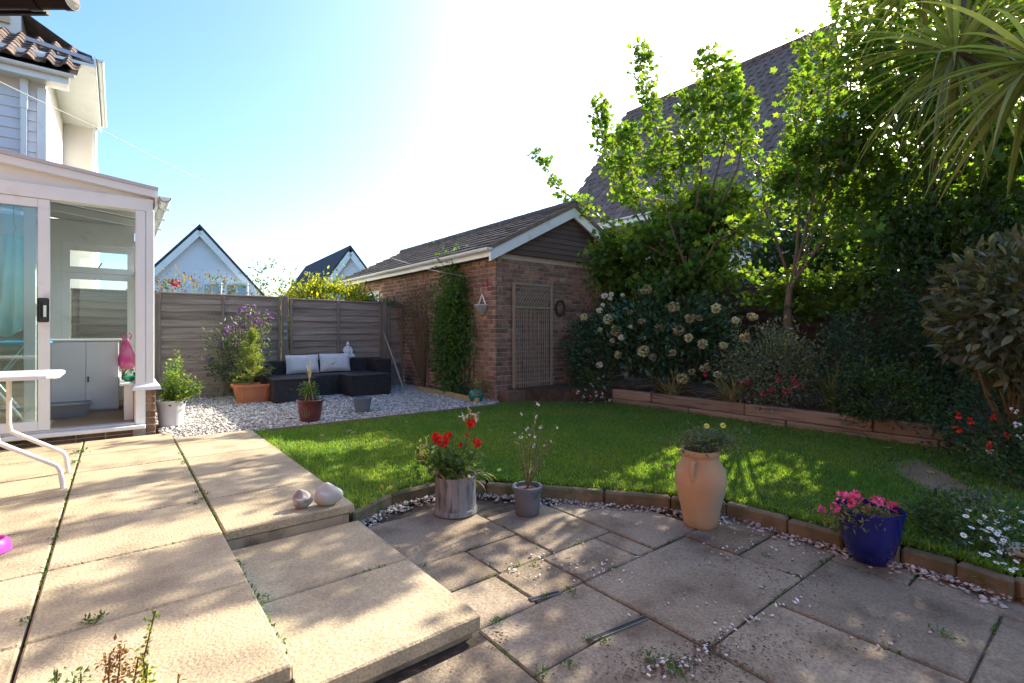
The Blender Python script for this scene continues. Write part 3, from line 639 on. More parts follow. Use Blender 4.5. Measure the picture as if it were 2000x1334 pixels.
# ================================================================== FAR WHITE HOUSES
M_slate = mat('dark_slate', (.045,.043,.05), (.065,.06,.068), rough=.8, scale=3, bump=.3, bscale=12, stretch=(.5,.5,9))
M_wclad = mat('pale_gable_cladding', (.74,.77,.82), (.70,.73,.78), rough=.6, scale=1, stretch=(.1,.1,14), bump=.25, bscale=1.2)
def farhouse(apex, hw, drop, ridge, label, wins):
    """gable facing us; apex point, half width vector, eave drop, ridge vector (horizontal)"""
    zE = apex.z-drop; t = thing('white_house', (apex.x+ridge.x/2, apex.y+ridge.y/2, -.34), label, 'house', 'white gabled houses beyond the fence')
    L, Rr = apex-hw, apex+hw; L = Vector((L.x, L.y, zE)); Rr = Vector((Rr.x, Rr.y, zE)); g0 = Vector((0, 0, -.34-zE))
    V = [L+g0, Rr+g0, Rr, apex, L]; V += [p+ridge for p in V]
    MB().add(V, [(0,1,2,3,4), (9,8,7,6,5), (1,6,7,2), (5,0,4,9)]).build('wall', M_wclad, t)
    f = -ridge.normalized()*.35; up = Vector((0, 0, .16))
    for a, nm in ((L, 'roof'), (Rr, 'roof')):
        e = (a-apex)*1.10; q = [apex+f, apex+f+e, apex+ridge+e, apex+ridge]; q2 = [p+up for p in q]
        Fc = [(0,1,2,3), (7,6,5,4), (0,4,5,1), (1,5,6,2), (2,6,7,3), (3,7,4,0)]
        if a is Rr: Fc = [x[::-1] for x in Fc]
        MB().add([p+Vector((0,0,.10)) for p in q]+[p+Vector((0,0,.36)) for p in q], Fc).build(nm, M_slate, t)
        MB().bar(apex+f*1.05+Vector((0,0,-.26)), apex+f*1.05+e+Vector((0,0,-.26)), .08, .42).build('barge_board', M_upvc, t)
    for u0, v0, u1, v1, d in wins:
        dd = d-.25; a, b = atd(u0, v1, dd), atd(u1, v0, dd); c, e = atd(u1, v1, dd), atd(u0, v0, dd); s = (c-a); dpt = Vector((SA, CA, 0))*.12
        f_ = MB().add([a, c, b, e, a+dpt, c+dpt, b+dpt, e+dpt], [(0,1,2,3), (0,4,5,1), (1,5,6,2), (2,6,7,3), (3,7,4,0)]).build('window', M_upvc, t)
        k = .12; m_ = (a+b)/2; q = [m_+(p-m_)*.82-dpt*.12 for p in (a, c, b, e)]
        q2 = [q[0], q[0].lerp(q[1], .46), q[3].lerp(q[2], .46), q[3]]; q3 = [q[0].lerp(q[1], .54), q[1], q[2], q[3].lerp(q[2], .54)]
        for p in (q2, q3): MB().add(p, [(0,1,2,3)]).build('pane', M_wpane, f_)
D1 = 38; RT = Vector((CA, -SA, 0)); FW = Vector((SA, CA, 0))
r1 = ray(392, 650); r1.z = 0; r1.normalize()
farhouse(atd(390, 448, D1), Vector((r1.y, -r1.x, 0))*(128/F*D1), 150/F*D1, r1*9, 'white gabled house behind the pink rose, seen end on', [(324,549,366,590,D1), (396,552,432,590,D1), (440,553,484,590,D1)])
ap = atd(682, 489, D1); d2 = (ap.z-CH)*F/(HZ-527); rg = atd(597, 527, d2)-ap; rg.z = 0
farhouse(ap, RT*(62/F*D1)+FW*0, 84/F*D1, rg, 'white gabled house with long dark slate slope behind the yellow hedge', [])
# ================================================================== OWN HOUSE (out of frame) AND ITS GUTTER
OH = thing('house', (-3, 3, -.34), 'brick house wall carrying the dark gutter beside the terrace', 'house')
MB().box(-4.5, -5, -.34, -2.32, 9.2, 5.2).build('wall', mat('house_brick', (.2,.10,.07), (.26,.13,.09), rough=.9, scale=9, bump=.4), OH)
ge = atd(141, 14, 3.4); gd = -RT; M_blk = mat('dark_brown_upvc', (.005,.004,.005), (.008,.007,.008), rough=.45, scale=4, spec=.15)
mb = MB(); gutter(mb, 0, 0, 0, 2.75)
mb.v = [tuple(ge+gd*p[1]*1.0+FW*p[0]*1.05+Vector((0, 0, p[2]*1.1+.05))) for p in mb.v]; mb.build('gutter', M_blk, OH, smooth=True)
MB().bar(ge+FW*.09+gd*.25+Vector((0,0,.09)), ge+FW*.09+gd*2.8+Vector((0,0,.09)), .025, .17).build('fascia', M_blk, OH)
MB().tube([ge+gd*.0+Vector((0,0,.05)), ge+gd*.06+Vector((0,0,.05))], .066, 12).build('stop_end', M_blk, OH, smooth=True)
MB().tube([ge+gd*.22+Vector((0,0,.05)), ge+gd*.30+Vector((0,0,.05))], .068, 12).build('union_bracket', M_blk, OH, smooth=True)
# ================================================================== CONSERVATORY
CX0, CX1, CY0, CY1 = -2.31, .32, 6.45, 8.95
C = thing('conservatory', (-1, 7.7, -.1), 'white framed lean-to conservatory with its sliding door half open', 'conservatory')
W_ = lambda nm, *b, c=.005, m=M_upvc, p=C: MB().cbox(*b, c).build(nm, m, p)
M_cb = mat('plinth_bricks', (.17,.10,.065), (.25,.16,.10), rough=.9, scale=12, bump=.5, bscale=60, rand='object', ramt=.3)
# dwarf walls, each with its own bricks where one can see them
MB().box(CX0, CY0+.02, -.3, CX1-.012, CY0+.2, .045).box(CX1-.18, CY0+.012, -.3, CX1-.012, CY1, .46).box(CX0, CY1-.15, -.3, CX1-.18, CY1, .45).build('dwarf_wall', M_mortar, C)
for c in range(7):
    z = -.06+c*.075
    y = CY0+(.0 if c % 2 else -.11)
    while y < CY1-.2:
        y0, y1 = max(y, CY0+.001), y+.215
        if y1-y0 > .06: MB().cbox(CX1-.03, y0, z, CX1, y1, z+.065, .004).build('brick', M_cb, C)
        y += .225
    MB().cbox(CX1-.083, CY0, z, CX1-.032, CY0+.03, z+.065, .004).build('brick', M_cb, C)
    if c == 1 or c == 0:
        x = CX1-.19
        while x > CX0+.2: MB().cbox(x-.215, CY0+.008, z, x, CY0+.03, z+.065, .004).build('brick', M_cb, C); x -= .225
# sloping sill cap on the pier
sc = MB(); sc.add([(CX1-.20, CY0-.05, .455), (CX1+.05, CY0-.05, .455), (CX1+.05, CY1+.05, .455), (CX1-.20, CY1+.05, .455), (CX1-.19, CY0-.04, .49), (CX1+.04, CY0-.04, .49), (CX1-.02, CY0+.03, .56), (CX1-.14, CY0+.03, .56), (CX1+.04, CY1+.04, .49), (CX1-.02, CY1-.03, .56), (CX1-.14, CY1-.03, .56), (CX1-.19, CY1+.04, .49)],
    [(3,2,1,0), (0,1,5,4), (1,2,8,5), (2,3,11,8), (3,0,4,11), (4,5,6,7), (5,8,9,6), (8,11,10,9), (11,4,7,10), (7,6,9,10)]); sc.build('sill_cap', M_upvc, C)
W_('corner_post', .237, CY0-.005, .50, CX1-.012, CY0+.115, 2.34)
W_('door_frame', .15, CY0-.008, .10, .234, CY0+.10, 2.32)
W_('head_beam', CX0, CY0-.01, 2.322, CX1-.02, CY0+.12, 2.45)
W_('sill', CX0, CY0-.075, .06, .232, CY0+.15, .098)
M_track = mat('aluminium_track', (.55,.56,.58), (.48,.49,.5), rough=.35, metal=.7, scale=5)
for y in (.005, .045, .085): W_('track', CX0, CY0+y, .0985, .148, CY0+y+.018, .122+.0, c=.003, m=M_track)
# sloping top: gable infill, rafters and roof
TX0, TX1 = CX0, CX1+.02
zt = lambda x: 2.555+(CX1-x)*.115
def wedge(nm, y0, y1, lo, hi, m, x0=TX0, x1=TX1):
    V = [(x, y, zt(x)+dz) for y in (y0, y1) for x, dz in ((x0, lo), (x1, lo), (x1, hi), (x0, hi))]
    return MB().add(V, [(0,1,2,3), (7,6,5,4), (0,4,5,1), (1,5,6,2), (2,6,7,3), (3,7,4,0)]).build(nm, m, C)
V = [(x, y, z) for y in (CY0+.03, CY0+.06) for x, z in ((TX0, 2.451), (TX1-.06, 2.451), (TX1-.06, zt(TX1)-.08), (TX0, zt(TX0)-.08))]
MB().add(V, [(0,1,2,3), (7,6,5,4)]).build('gable_infill', M_upvc, C)
wedge('verge_trim', CY0-.05, CY0+.10, -.085, -.012, M_upvc); wedge('verge_cap', CY0-.065, CY0+.09, -.01, .022, mat('grey_capping', (.50,.50,.52), rough=.5))
for y in (CY0+.65, CY0+1.25, CY0+1.85, CY1-.12): wedge('rafter', y, y+.06, -.10, -.012, M_upvc)
M_poly = mat('tinted_roof_sheet', (.16,.165,.165), (.2,.2,.2), rough=.35, scale=3, spec=.5)
for y0, y1 in ((CY0+.092, CY0+.68), (CY0+.684, CY0+1.28), (CY0+1.284, CY0+1.88), (CY0+1.884, CY1+.06)): wedge('roof_sheet', y0, y1, -.011, .006, M_poly)
W_('eaves_beam', CX1-.11, CY0+.121, 2.35, CX1-.01, CY1, 2.46)
gutter(MB(), CX1+.075, 2.475, CY0-.10, CY1+.05).build('gutter', M_upvc, C, smooth=True)
W_('gutter_board', CX1-.008, CY0-.04, 2.37, CX1+.018, CY1, 2.50)
for y in (CY0+.25, CY0+.9, CY0+1.6): W_('gutter_bracket', CX1+.019, y, 2.41, CX1+.14, y+.03, 2.435, c=.002)
# right side windows
for y in (CY0+.125, CY0+1.2, CY1-.11): W_('mullion', CX1-.125, y, .56, CX1-.045, y+.07, 2.35)
W_('transom', CX1-.124, CY0+.196, 1.83, CX1-.046, CY1-.111, 1.90)
for y0, y1 in ((CY0+.2, CY0+1.195), (CY0+1.275, CY1-.115)): MB().box(CX1-.09, y0, .565, CX1-.082, y1, 1.825).build('pane', M_glass, C)
# back wall: frames round panes
def winframe(x0, x1, z0, z1, y, w=.08, nm='window'):
    f = MB().box(x0, y-.03, z0, x0+w, y+.03, z1).box(x1-w, y-.03, z0, x1, y+.03, z1).box(x0+w, y-.029, z0, x1-w, y+.029, z0+w).box(x0+w, y-.029, z1-w, x1-w, y+.029, z1).build(nm, M_upvc, C)
    MB().box(x0+w, y-.004, z0+w, x1-w, y+.004, z1-w).build('pane', M_glass, f)
yb = CY1-.07
W_('back_head', CX0, yb-.06, 2.24, CX1-.126, yb+.06, 2.55)
for x0, x1 in ((-.57,.195), (-1.47,-.72), (-2.3,-1.56)): winframe(x0, x1, 1.86, 2.238, yb); winframe(x0, x1, .455, 1.856, yb)
for x in (-.72, -1.56): W_('mullion', x+.002, yb-.05, .452, x+(.148 if x > -1 else .088), yb+.05, 2.239)
W_('back_sill', CX0, yb-.16, .452, CX1-.2, yb-.055, .48)
MB().tube([(-.2, yb-.05, 1.93), (-.2, yb-.09, 1.93), (-.16, yb-.10, 2.0)], .009, 6).build('window_handle', M_track, C)
# sliding leaves
def leaf_door(nm, x0, x1, y, lab=None):
    f = MB().cbox(x0, y, .124, x0+.085, y+.035, 2.319, .004).cbox(x1-.085, y, .124, x1, y+.035, 2.319, .004).cbox(x0+.0855, y+.001, .124, x1-.0855, y+.034, .215, .004).cbox(x0+.0855, y+.001, 2.235, x1-.0855, y+.034, 2.319, .004).build(nm, M_upvc, C)
    MB().box(x0+.085, y+.014, .215, x1-.085, y+.020, 2.235).build('pane', M_glass, f); return f
f = leaf_door('sliding_door', -1.6, -.50, CY0+.0)
hd = MB().cbox(-.587, CY0-.022, 1.15, -.505, CY0-.001, 1.38, .01).cbox(-.575, CY0-.06, 1.19, -.555, CY0-.0225, 1.35, .006).build('handle', mat('black_handle', (.012,.012,.013), rough=.3, spec=.6), f)
MB().cbox(-.545, CY0-.0265, 1.20, -.522, CY0-.0225, 1.31, .001).build('latch', mat('chrome', (.7,.7,.7), rough=.15, metal=1), f)
leaf_door('fixed_door', -1.72, -.60, CY0+.042); leaf_door('fixed_door', CX0+.02, -1.6, CY0+.084)
# timber floor boards
FL = struct(MB().box(CX0, CY0+.2, -.3, CX1-.18, CY1-.15, .085).build('conservatory_floor', M_joint))
M_floor = mat('floor_board', (.30,.20,.12), (.36,.25,.16), rough=.55, scale=3, stretch=(1,6,1), rand='object', ramt=.12)
y = CY0+.152
while y < CY1-.2: MB().cbox(CX0+.01, y, .086, CX1-.19, y+.128, .112, .002).build('board', M_floor, FL); y += .13
# white inner lining of the side wall
MB().cbox(CX1-.26, CY0+.30, .112, CX1-.182, CY1-.16, .48, .004).build('inner_lining', M_upvc, C)
W_('inner_sill', CX1-.30, CY0+.28, .482, CX1-.126, CY1-.16, .51)
# ================================================================== THINGS INSIDE THE CONSERVATORY
FZ = .113
M_grey = mat('pale_grey_cabinet', (.70,.71,.74), (.66,.67,.70), rough=.5, scale=2)
cb = thing('cabinet', (-.27, 8.1, FZ), 'pale grey two door cabinet standing inside the conservatory', 'cabinet')
MB().cbox(-.60, 7.80, FZ, .02, 8.2, .95, .004).build('body', M_grey, cb)
for x0, x1 in ((-.595,-.292), (-.288,.015)): MB().cbox(x0, 7.782, FZ+.02, x1, 7.799, .94, .003).build('door', M_grey, cb)
MB().cbox(-.63, 7.765, .951, .05, 8.22, .975, .004).build('top', M_upvc, cb)
MB().cbox(-.275, 7.768, .46, -.262, 7.781, .53, .003).build('handle', mat('dark_knob', (.03,.03,.03), rough=.4), cb)
tr = thing('storage_tray', (-.55, 7.35, FZ), 'shallow grey plastic storage tray on the conservatory floor', 'tray')
pr_ = MB(); x0, x1, y0, y1 = -.95, -.22, 7.28, 7.62
V = [(x0+.05,y0+.04,FZ), (x1-.05,y0+.04,FZ), (x1-.05,y1-.04,FZ), (x0+.05,y1-.04,FZ), (x0,y0,FZ+.15), (x1,y0,FZ+.15), (x1,y1,FZ+.15), (x0,y1,FZ+.15), (x0+.02,y0+.02,FZ+.15), (x1-.02,y0+.02,FZ+.15), (x1-.02,y1-.02,FZ+.15), (x0+.02,y1-.02,FZ+.15), (x0+.06,y0+.05,FZ+.02), (x1-.06,y0+.05,FZ+.02), (x1-.06,y1-.05,FZ+.02), (x0+.06,y1-.05,FZ+.02)]
Fc = [(3,2,1,0)]
for b in (0, 4, 8):
    for i in range(4): j = (i+1) % 4; Fc.append((b+i, b+j, b+4+j, b+4+i))
Fc.append((12,13,14,15)); M_tray = mat('grey_plastic', (.20,.21,.23), (.24,.25,.27), rough=.45, scale=4)
pr_.add(V, Fc).build('tub', M_tray, tr)
MB().cbox(x0-.01, y0-.012, FZ+.135, x1+.01, y0-.0005, FZ+.16, .003).build('rim', M_tray, tr)
lo = thing('low_shelf_unit', (-.95, 8.3, FZ), 'low white shelf unit beyond the grey cabinet, seen through door glass', 'shelf unit')
MB().cbox(-1.3, 8.1, FZ, -.68, 8.5, FZ+.025, .003).cbox(-1.3, 8.1, FZ+.40, -.68, 8.5, FZ+.425, .003).build('shelf', M_upvc, lo)
for x in (-1.3, -.70): MB().cbox(x, 8.1, FZ+.026, x+.02, 8.5, FZ+.399, .003).build('side', M_upvc, lo)
# pink cloth bag hanging on its hook rail
pb = thing('pink_bag', (.09, 7.95, .58), 'crumpled pink cloth bag hanging beside the grey cabinet', 'bag')
mb = MB(); n = 18
prof = [(.012,.40), (.03,.36), (.035,.33), (.055,.27), (.085,.16), (.09,.08), (.05,.03), (.01,.02)]
mb.lathe([(r, z) for r, z in prof[::-1]], (.095, 7.72, .58), 18, lambda t, z: 1+.22*math.sin(3*t+z*14)+.12*math.sin(7*t-z*20)); mb.build('bag_body', mat('pink_cloth', (.75,.10,.32), (.85,.30,.50), rough=.8, scale=9), pb, smooth=True)
for dx in (-.03, .03): MB().tube([(.095+dx, 7.72, .96), (.095+dx*1.6, 7.72, 1.02), (.095+dx*.6, 7.72, 1.05)], .007, 6).build('strap', mat('pink_strap', (.6,.05,.2), rough=.8), pb)
jr = thing('glass_jar', (.105, 6.98, .51), 'round glass jar of turquoise stones with a wire handle on the inner sill', 'jar')
MB().lathe([(.035,0), (.055,.02), (.062,.06), (.05,.10), (.03,.125), (.032,.135)], (.105, 6.98, .511), 20).build('jar_body', glass('jar_glass', (.75,.95,.9)), jr, smooth=True)
MB().lathe([(.03,.004), (.048,.02), (.052,.055), (.01,.065)], (.105, 6.98, .511), 16).build('filling', mat('turquoise_beads', (.02,.42,.33), (.05,.55,.42), rough=.3, scale=60), jr)
MB().tube([(.105+.055*math.cos(t), 6.98, .62+.09*math.sin(t)) for t in [math.pi*i/8 for i in range(9)]], .004, 6).build('handle', mat('brass_wire', (.45,.34,.14), rough=.4, metal=.7), jr)
bk = tag(MB().lathe([(.03,0), (.036,.01), (.034,.11), (.028,.115)], (.075, 7.25, .511), 12).build('amber_candle', mat('amber_glass', (.5,.22,.06), rough=.25), None, smooth=True), 'small amber candle glass on the conservatory inner sill', 'candle')
# folded ironing table and towel behind the left glass
it = thing('folding_table', (-1.0, 7.4, FZ), 'blue topped folding table with pale metal legs behind the door glass', 'table')
MB().cbox(-1.6, 7.15, .93, -.56, 7.6, .965, .012).build('top', mat('blue_cover', (.05,.35,.62), (.08,.42,.7), rough=.7, scale=4), it)
for a, b in (((-.75,7.2,.93), (-1.25,7.25,FZ)), ((-1.25,7.2,.93), (-.75,7.25,FZ)), ((-.75,7.55,.93), (-1.25,7.5,FZ)), ((-1.25,7.55,.93), (-.75,7.5,FZ))): MB().tube([a, b], .014, 8).build('leg', M_track, it, smooth=True)
tw = thing('towel', (-.82, 7.0, 1.0), 'pale turquoise towel hanging inside behind the door glass', 'towel')
mb = MB(); nx, nz = 24, 14; V = []
for j in range(nz+1):
    for i in range(nx+1):
        t = i/nx; s = j/nz; wdt = .16+.16*s; V.append((-.80+(t-.5)*wdt, 6.93+.025*math.sin(t*18+s*2)*(.4+s), 2.02-.95*s-.06*math.sin(t*5)*s))
Fc = [(j*(nx+1)+i, j*(nx+1)+i+1, (j+1)*(nx+1)+i+1, (j+1)*(nx+1)+i) for j in range(nz) for i in range(nx)]
o = mb.add(V, Fc).build('cloth', mat('turquoise_cloth', (.30,.62,.62), (.4,.7,.7), rough=.9, scale=6), tw, smooth=True); sm = o.modifiers.new('s', 'SOLIDIFY'); sm.thickness = .006
MB().tube([(-.80, 6.93, 2.0), (-.80, 6.93, 2.05), (-.78, 6.93, 2.09), (-.80, 6.93, 2.12), (-.80, 6.93, 2.56)], .006, 6).build('hanger', M_track, tw)
# ================================================================== TERRACE TABLE, PINK BOWL, BOULDERS
tb = thing('garden_table', (-.85, 4.55, 0), 'white metal garden table with bent tubular legs on the sunny terrace', 'table')
M_wm = mat('white_painted_metal', (.78,.77,.75), (.72,.71,.69), rough=.35, scale=6, spec=.5)
mb = MB(); pts = []
for cx, cy, a0 in ((-.40,4.95,0), (-1.5,4.95,90), (-1.5,4.52,180), (-.40,4.52,270)):
    for k in range(5): a = R(a0+k*22.5); pts.append((cx+.10*math.cos(a), cy+.10*math.sin(a)))
mb.prism(pts, .745, .775).build('top', M_wm, tb, bevel=.008)
for px, sx in ((-.60, 1), (-1.3, -1)):
    for py in (4.5, 4.98):
        MB().tube([(px, py, .744), (px-.0*sx, py, .66), (px, py, .40), (px+.01*sx, py, .35), (px+.06*sx, py, .315), (px+.25*sx, py+.02, .18), (px+.285*sx, py+.02, .155), (px+.30*sx, py+.02, .12), (px+.315*sx, py+.02, 0.001)], .015, 10).build('leg', M_wm, tb, smooth=True)
MB().bar((-1.3, 4.74, .735), (-.6, 4.74, .735), .04, .018).build('rail', M_wm, tb)
pk = thing('pink_bowl', onz(-24, 1080, 0), 'pink plastic bowl lying on the terrace slabs', 'bowl')
p = onz(-24, 1080, 0); MB().lathe([(.075,0), (.085,.004), (.075,.05), (.06,.062), (.055,.058), (.065,.045), (.02,.02)], p, 28).build('bowl', mat('pink_plastic', (.75,.10,.55), (.8,.16,.6), rough=.35, scale=5), pk, smooth=True)
def boulder(px, py, r, sq, m, label):
    p = onz(px, py, 0); o = MB().ball((p.x, p.y, r*sq[2]*.93), r, 22, 14, sq).build('boulder', m, None, smooth=True)
    me = o.data
    for v in me.vertices:
        n_ = v.co/r; v.co = v.co*(1+.10*math.sin(n_.x*2.1+n_.y*3.3+1)+.07*math.sin(n_.z*3.5+n_.y*2.7)+.04*math.sin(n_.x*6+n_.z*5))
    return tag(o, label, 'boulder')
boulder(590, 992, .052, (1.05,.95,.95), mat('banded_stone', (.16,.13,.11), (.42,.39,.36), rough=.6, scale=16, bump=.3, bscale=30), 'small brown banded boulder on the terrace edge, left of its pale neighbour')
boulder(640, 986, .078, (1.05,.8,.80), mat('pale_stone', (.36,.35,.31), (.46,.45,.41), rough=.65, scale=5, bump=.2, bscale=30), 'large smooth pale boulder on the terrace corner')
# ================================================================== SOFA, CUSHIONS, STATUE
def weave(name, c1, c2):
    m = mat(name, c1, c2, rough=.55, scale=20, spec=.4); N = m.node_tree.nodes; L = m.node_tree.links
    g = N.new('ShaderNodeNewGeometry'); w = N.new('ShaderNodeTexWave'); w.bands_direction = 'Z'; w.inputs['Scale'].default_value = 22; w.inputs['Distortion'].default_value = .6
    L.new(g.outputs['Position'], w.inputs[0]); b = N.new('ShaderNodeBump'); b.inputs['Strength'].default_value = .9; b.inputs['Distance'].default_value = .008
    L.new(w.outputs[0], b.inputs['Height']); L.new(b.outputs[0], N['Principled BSDF'].inputs['Normal']); return m
M_rat = weave('dark_rattan', (.028,.024,.024), (.05,.042,.042))
SF = thing('rattan_sofa', (2.8, 8.9, -.02), 'dark rattan corner sofa along the weathered fence', 'sofa')
MB().cbox(1.95, 8.62, -.02, 3.75, 9.22, .335, .015).build('seat', M_rat, SF)
MB().cbox(1.85, 9.225, -.02, 3.35, 9.38, .56, .015).build('backrest', M_rat, SF); MB().cbox(3.36, 9.225, -.02, 4.05, 9.38, .575, .015).build('backrest', M_rat, SF)
MB().cbox(1.78, 8.60, -.02, 1.94, 9.22, .55, .015).build('arm', M_rat, SF); MB().cbox(3.76, 8.75, -.02, 4.05, 9.22, .56, .015).build('arm', M_rat, SF)
for x0, x1, lab in ((1.84,2.46,'dark rattan footstool pushed against the sofa behind the terracotta trough'), (3.02,3.72,'dark rattan footstool pushed against the sofa nearest the brick garage')):
    t = thing('rattan_footstool', ((x0+x1)/2, 8.3, -.02), lab, 'footstool', 'rattan footstools'); MB().cbox(x0, 8.06, 0, x1, 8.605, .325, .012).build('body', M_rat, t)
    MB().cbox(x0-.01, 8.05, .326, x1+.01, 8.612, .345, .006).build('top', M_rat, t)
    for x in (x0+.04, x1-.04): MB().cbox(x-.025, 8.08, -.03, x+.025, 8.13, -.001, .004).build('foot', M_rat, t)
def cushion(cx, cy, cz, w, h, th, tilt, rz, label):
    mb = MB(); n, m_ = 14, 10
    for s in (1, -1):
        V = []
        for j in range(m_+1):
            for i in range(n+1):
                a, b = i/n*2-1, j/m_*2-1; f = max(0, (1-a**4)*(1-b**4))**.5; pin = 1-.05*(abs(a)**3*0+abs(b)**6*(1-abs(a)))
                V.append(rotm((cx, cy, cz), rz, tilt) @ Vector((a*w/2*(1-.03*(1-b*b)), s*th/2*f, b*h/2*(1-.03*(1-a*a)))))
        Fc = [(j*(n+1)+i, j*(n+1)+i+1, (j+1)*(n+1)+i+1, (j+1)*(n+1)+i) for j in range(m_) for i in range(n)]
        mb.add(V, Fc if s < 0 else [f[::-1] for f in Fc])
    o = mb.build('cushion', mat('white_cushion', (.66,.65,.66), (.60,.59,.60), rough=.9, scale=12, bump=.2, bscale=60), None, smooth=True); return tag(o, label, 'cushion', 'sofa cushions')
cushion(2.55, 9.12, .50, .56, .33, .15, R(-13), R(2), 'plain white cushion leaning on the dark sofa')
ck = cushion(3.12, 9.12, .51, .54, .33, .15, R(-12), R(-4), 'white cushion with a small yellow leaf mark, next to the statue')
lf = MB().add([rotm((3.05, 9.028, .50), R(-4)) @ Vector(p) for p in ((-.05,.0,-.01), (.0,-.004,.005), (.07,-.002,.03), (.01,-.003,-.012))], [(0,3,2,1)]).build('leaf_mark', mat('yellow_mark', (.45,.36,.12), rough=.9), ck)
# seated statue on the backrest
st_ = thing('seated_statue', (3.42, 9.3, .576), 'white seated meditating figure ornament on the sofa back', 'statue')
M_st = mat('white_plaster', (.78,.77,.76), (.72,.71,.70), rough=.7, scale=12); c = Vector((3.42, 9.30, .576))
mb = MB().ball(c+Vector((0,0,.135)), .06, 14, 10, (.95,.7,1.1)).ball(c+Vector((0,0,.20)), .045, 12, 8, (1.25,.8,.6)).ball(c+Vector((0,-.01,.258)), .034, 14, 10, (.9,.95,1.2)).ball(c+Vector((0,.0,.30)), .014, 8, 6)
mb.tube([c+Vector((0,0,.21)), c+Vector((0,-.005,.245))], .018, 10)
for s in (-1, 1):
    mb.tube([c+Vector((s*.05,0,.20)), c+Vector((s*.075,-.01,.14)), c+Vector((s*.06,-.04,.085)), c+Vector((s*.005,-.075,.075))], [.02,.019,.016,.012], 10)
    mb.tube([c+Vector((s*.03,0,.05)), c+Vector((s*.10,-.03,.045)), c+Vector((s*.09,-.06,.035)), c+Vector((-s*.03,-.085,.03))], [.045,.036,.032,.02], 10)
mb.ball(c+Vector((0,0,.035)), .075, 16, 8, (1.25,.85,.48)); mb.build('figure', M_st, st_, smooth=True)
MB().lathe([(.10,0), (.104,.008), (.098,.018)], c, 20, lambda t, z: 1-.12*abs(math.sin(t))).build('base', M_st, st_)
MB().tube([(4.12, 8.35, -.02), (4.16, 8.9, .55), (4.2, 9.40, 1.02)], [.016,.014,.012], 8).build('pole', mat('grey_wood_pole', (.35,.3,.24), (.42,.36,.3), rough=.9, scale=9), thing('wooden_pole', (4.12, 8.35, -.02), 'wooden pole leaning on the fence beside the sofa', 'pole'), smooth=True)
# ================================================================== PLANT KIT
L_mid = leafmat('leaf_mid_green', (.065,.125,.035), (.08,.15,.04), trans=.35)
L_dark = leafmat('leaf_dark_green', (.036,.078,.034), (.048,.098,.042), trans=.25, ramt=.3)
L_blue = leafmat('leaf_blue_green', (.055,.13,.085), (.07,.15,.10), trans=.25)
L_lime = leafmat('leaf_lime', (.10,.15,.025), (.13,.19,.03), trans=.5)
L_syc = leafmat('leaf_sycamore', (.075,.14,.035), (.10,.175,.04), trans=.55, tcol=(2.6,2.3,.45))
L_gold = leafmat('leaf_golden', (.38,.36,.03), (.22,.28,.04), trans=.45, ramt=.4)
L_grey = leafmat('leaf_grey_green', (.13,.17,.11), (.17,.21,.14), trans=.25)
L_dry = leafmat('leaf_dry', (.26,.19,.09), (.32,.26,.12), trans=.3)
L_laur = leafmat('leaf_laurel', (.13,.155,.085), (.17,.185,.11), trans=.2, rough=.28, ramt=.4, rand='object')
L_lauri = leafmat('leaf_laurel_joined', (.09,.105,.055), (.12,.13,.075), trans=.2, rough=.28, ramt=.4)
L_strap = leafmat('leaf_strap', (.13,.15,.07), (.20,.19,.09), trans=.35, rand='object', ramt=.35)
L_cord = leafmat('leaf_cordyline', (.19,.22,.10), (.25,.25,.12), trans=.5, rand='object', ramt=.4, tcol=(2.3,2.1,.6))
M_bark = mat('bark', (.14,.10,.07), (.20,.15,.11), rough=.95, scale=9, stretch=(3,3,.7), bump=.7, bscale=40)
M_twig = mat('twig', (.13,.09,.05), (.18,.13,.07), rough=.9, scale=20)
M_gtw = mat('green_stem', (.10,.14,.04), (.14,.17,.06), rough=.8, scale=20)
def stems(parent, base, tips, r=.006, m=None, nm='stem', k=.05, n=5, joined=True):
    mb = MB()
    for t in tips: mb.tube(bend(base, t, k, n), [r*(1-.6*i/(n-1)) for i in range(n)], 5)
    mb.build(nm, m or M_twig, parent, smooth=True)
def petalball(name, r, npet, m, ps=.35):
    d = rdir(npet); P = d*r*.55; V, T = leaves(P, unit(d+rng.normal(size=d.shape)*.7), r*ps*2.0, r*ps*2.2, fold=.05, droop=.1, N=unit(d+rng.normal(size=d.shape)*.3))
    me = bpy.data.meshes.new(name); me.from_pydata(V.tolist(), [], T.tolist()); me.materials.append(m); return me
def daisyhead(name, r, m, mc):
    mb = MB(); n = 9
    for i in range(n):
        a = 2*math.pi*i/n; d = Vector((math.cos(a), math.sin(a), .1)); s = Vector((-d.y, d.x, 0))
        mb.add([d*r*.2, d*r*.65+s*r*.26, d*r, d*r*.65-s*r*.26], [(0,1,2,3)])
    k = len(mb.f); mb.add([(r*.3*math.cos(t), r*.3*math.sin(t), .12*r) for t in [2*math.pi*i/6 for i in range(6)]], [(0,1,2,3,4,5)])
    me = bpy.data.meshes.new(name); me.from_pydata(mb.v, [], mb.f); me.materials.append(m); me.materials.append(mc); me.polygons[k].material_index = 1; return me
def put(name, me, parent, p, s=1, rot=None):
    o = link(name, me, None, parent, p); o.scale = (s, s, s); o.rotation_euler = rot or (random.uniform(-.4, .4), random.uniform(-.4, .4), random.uniform(0, 6.28)); return o
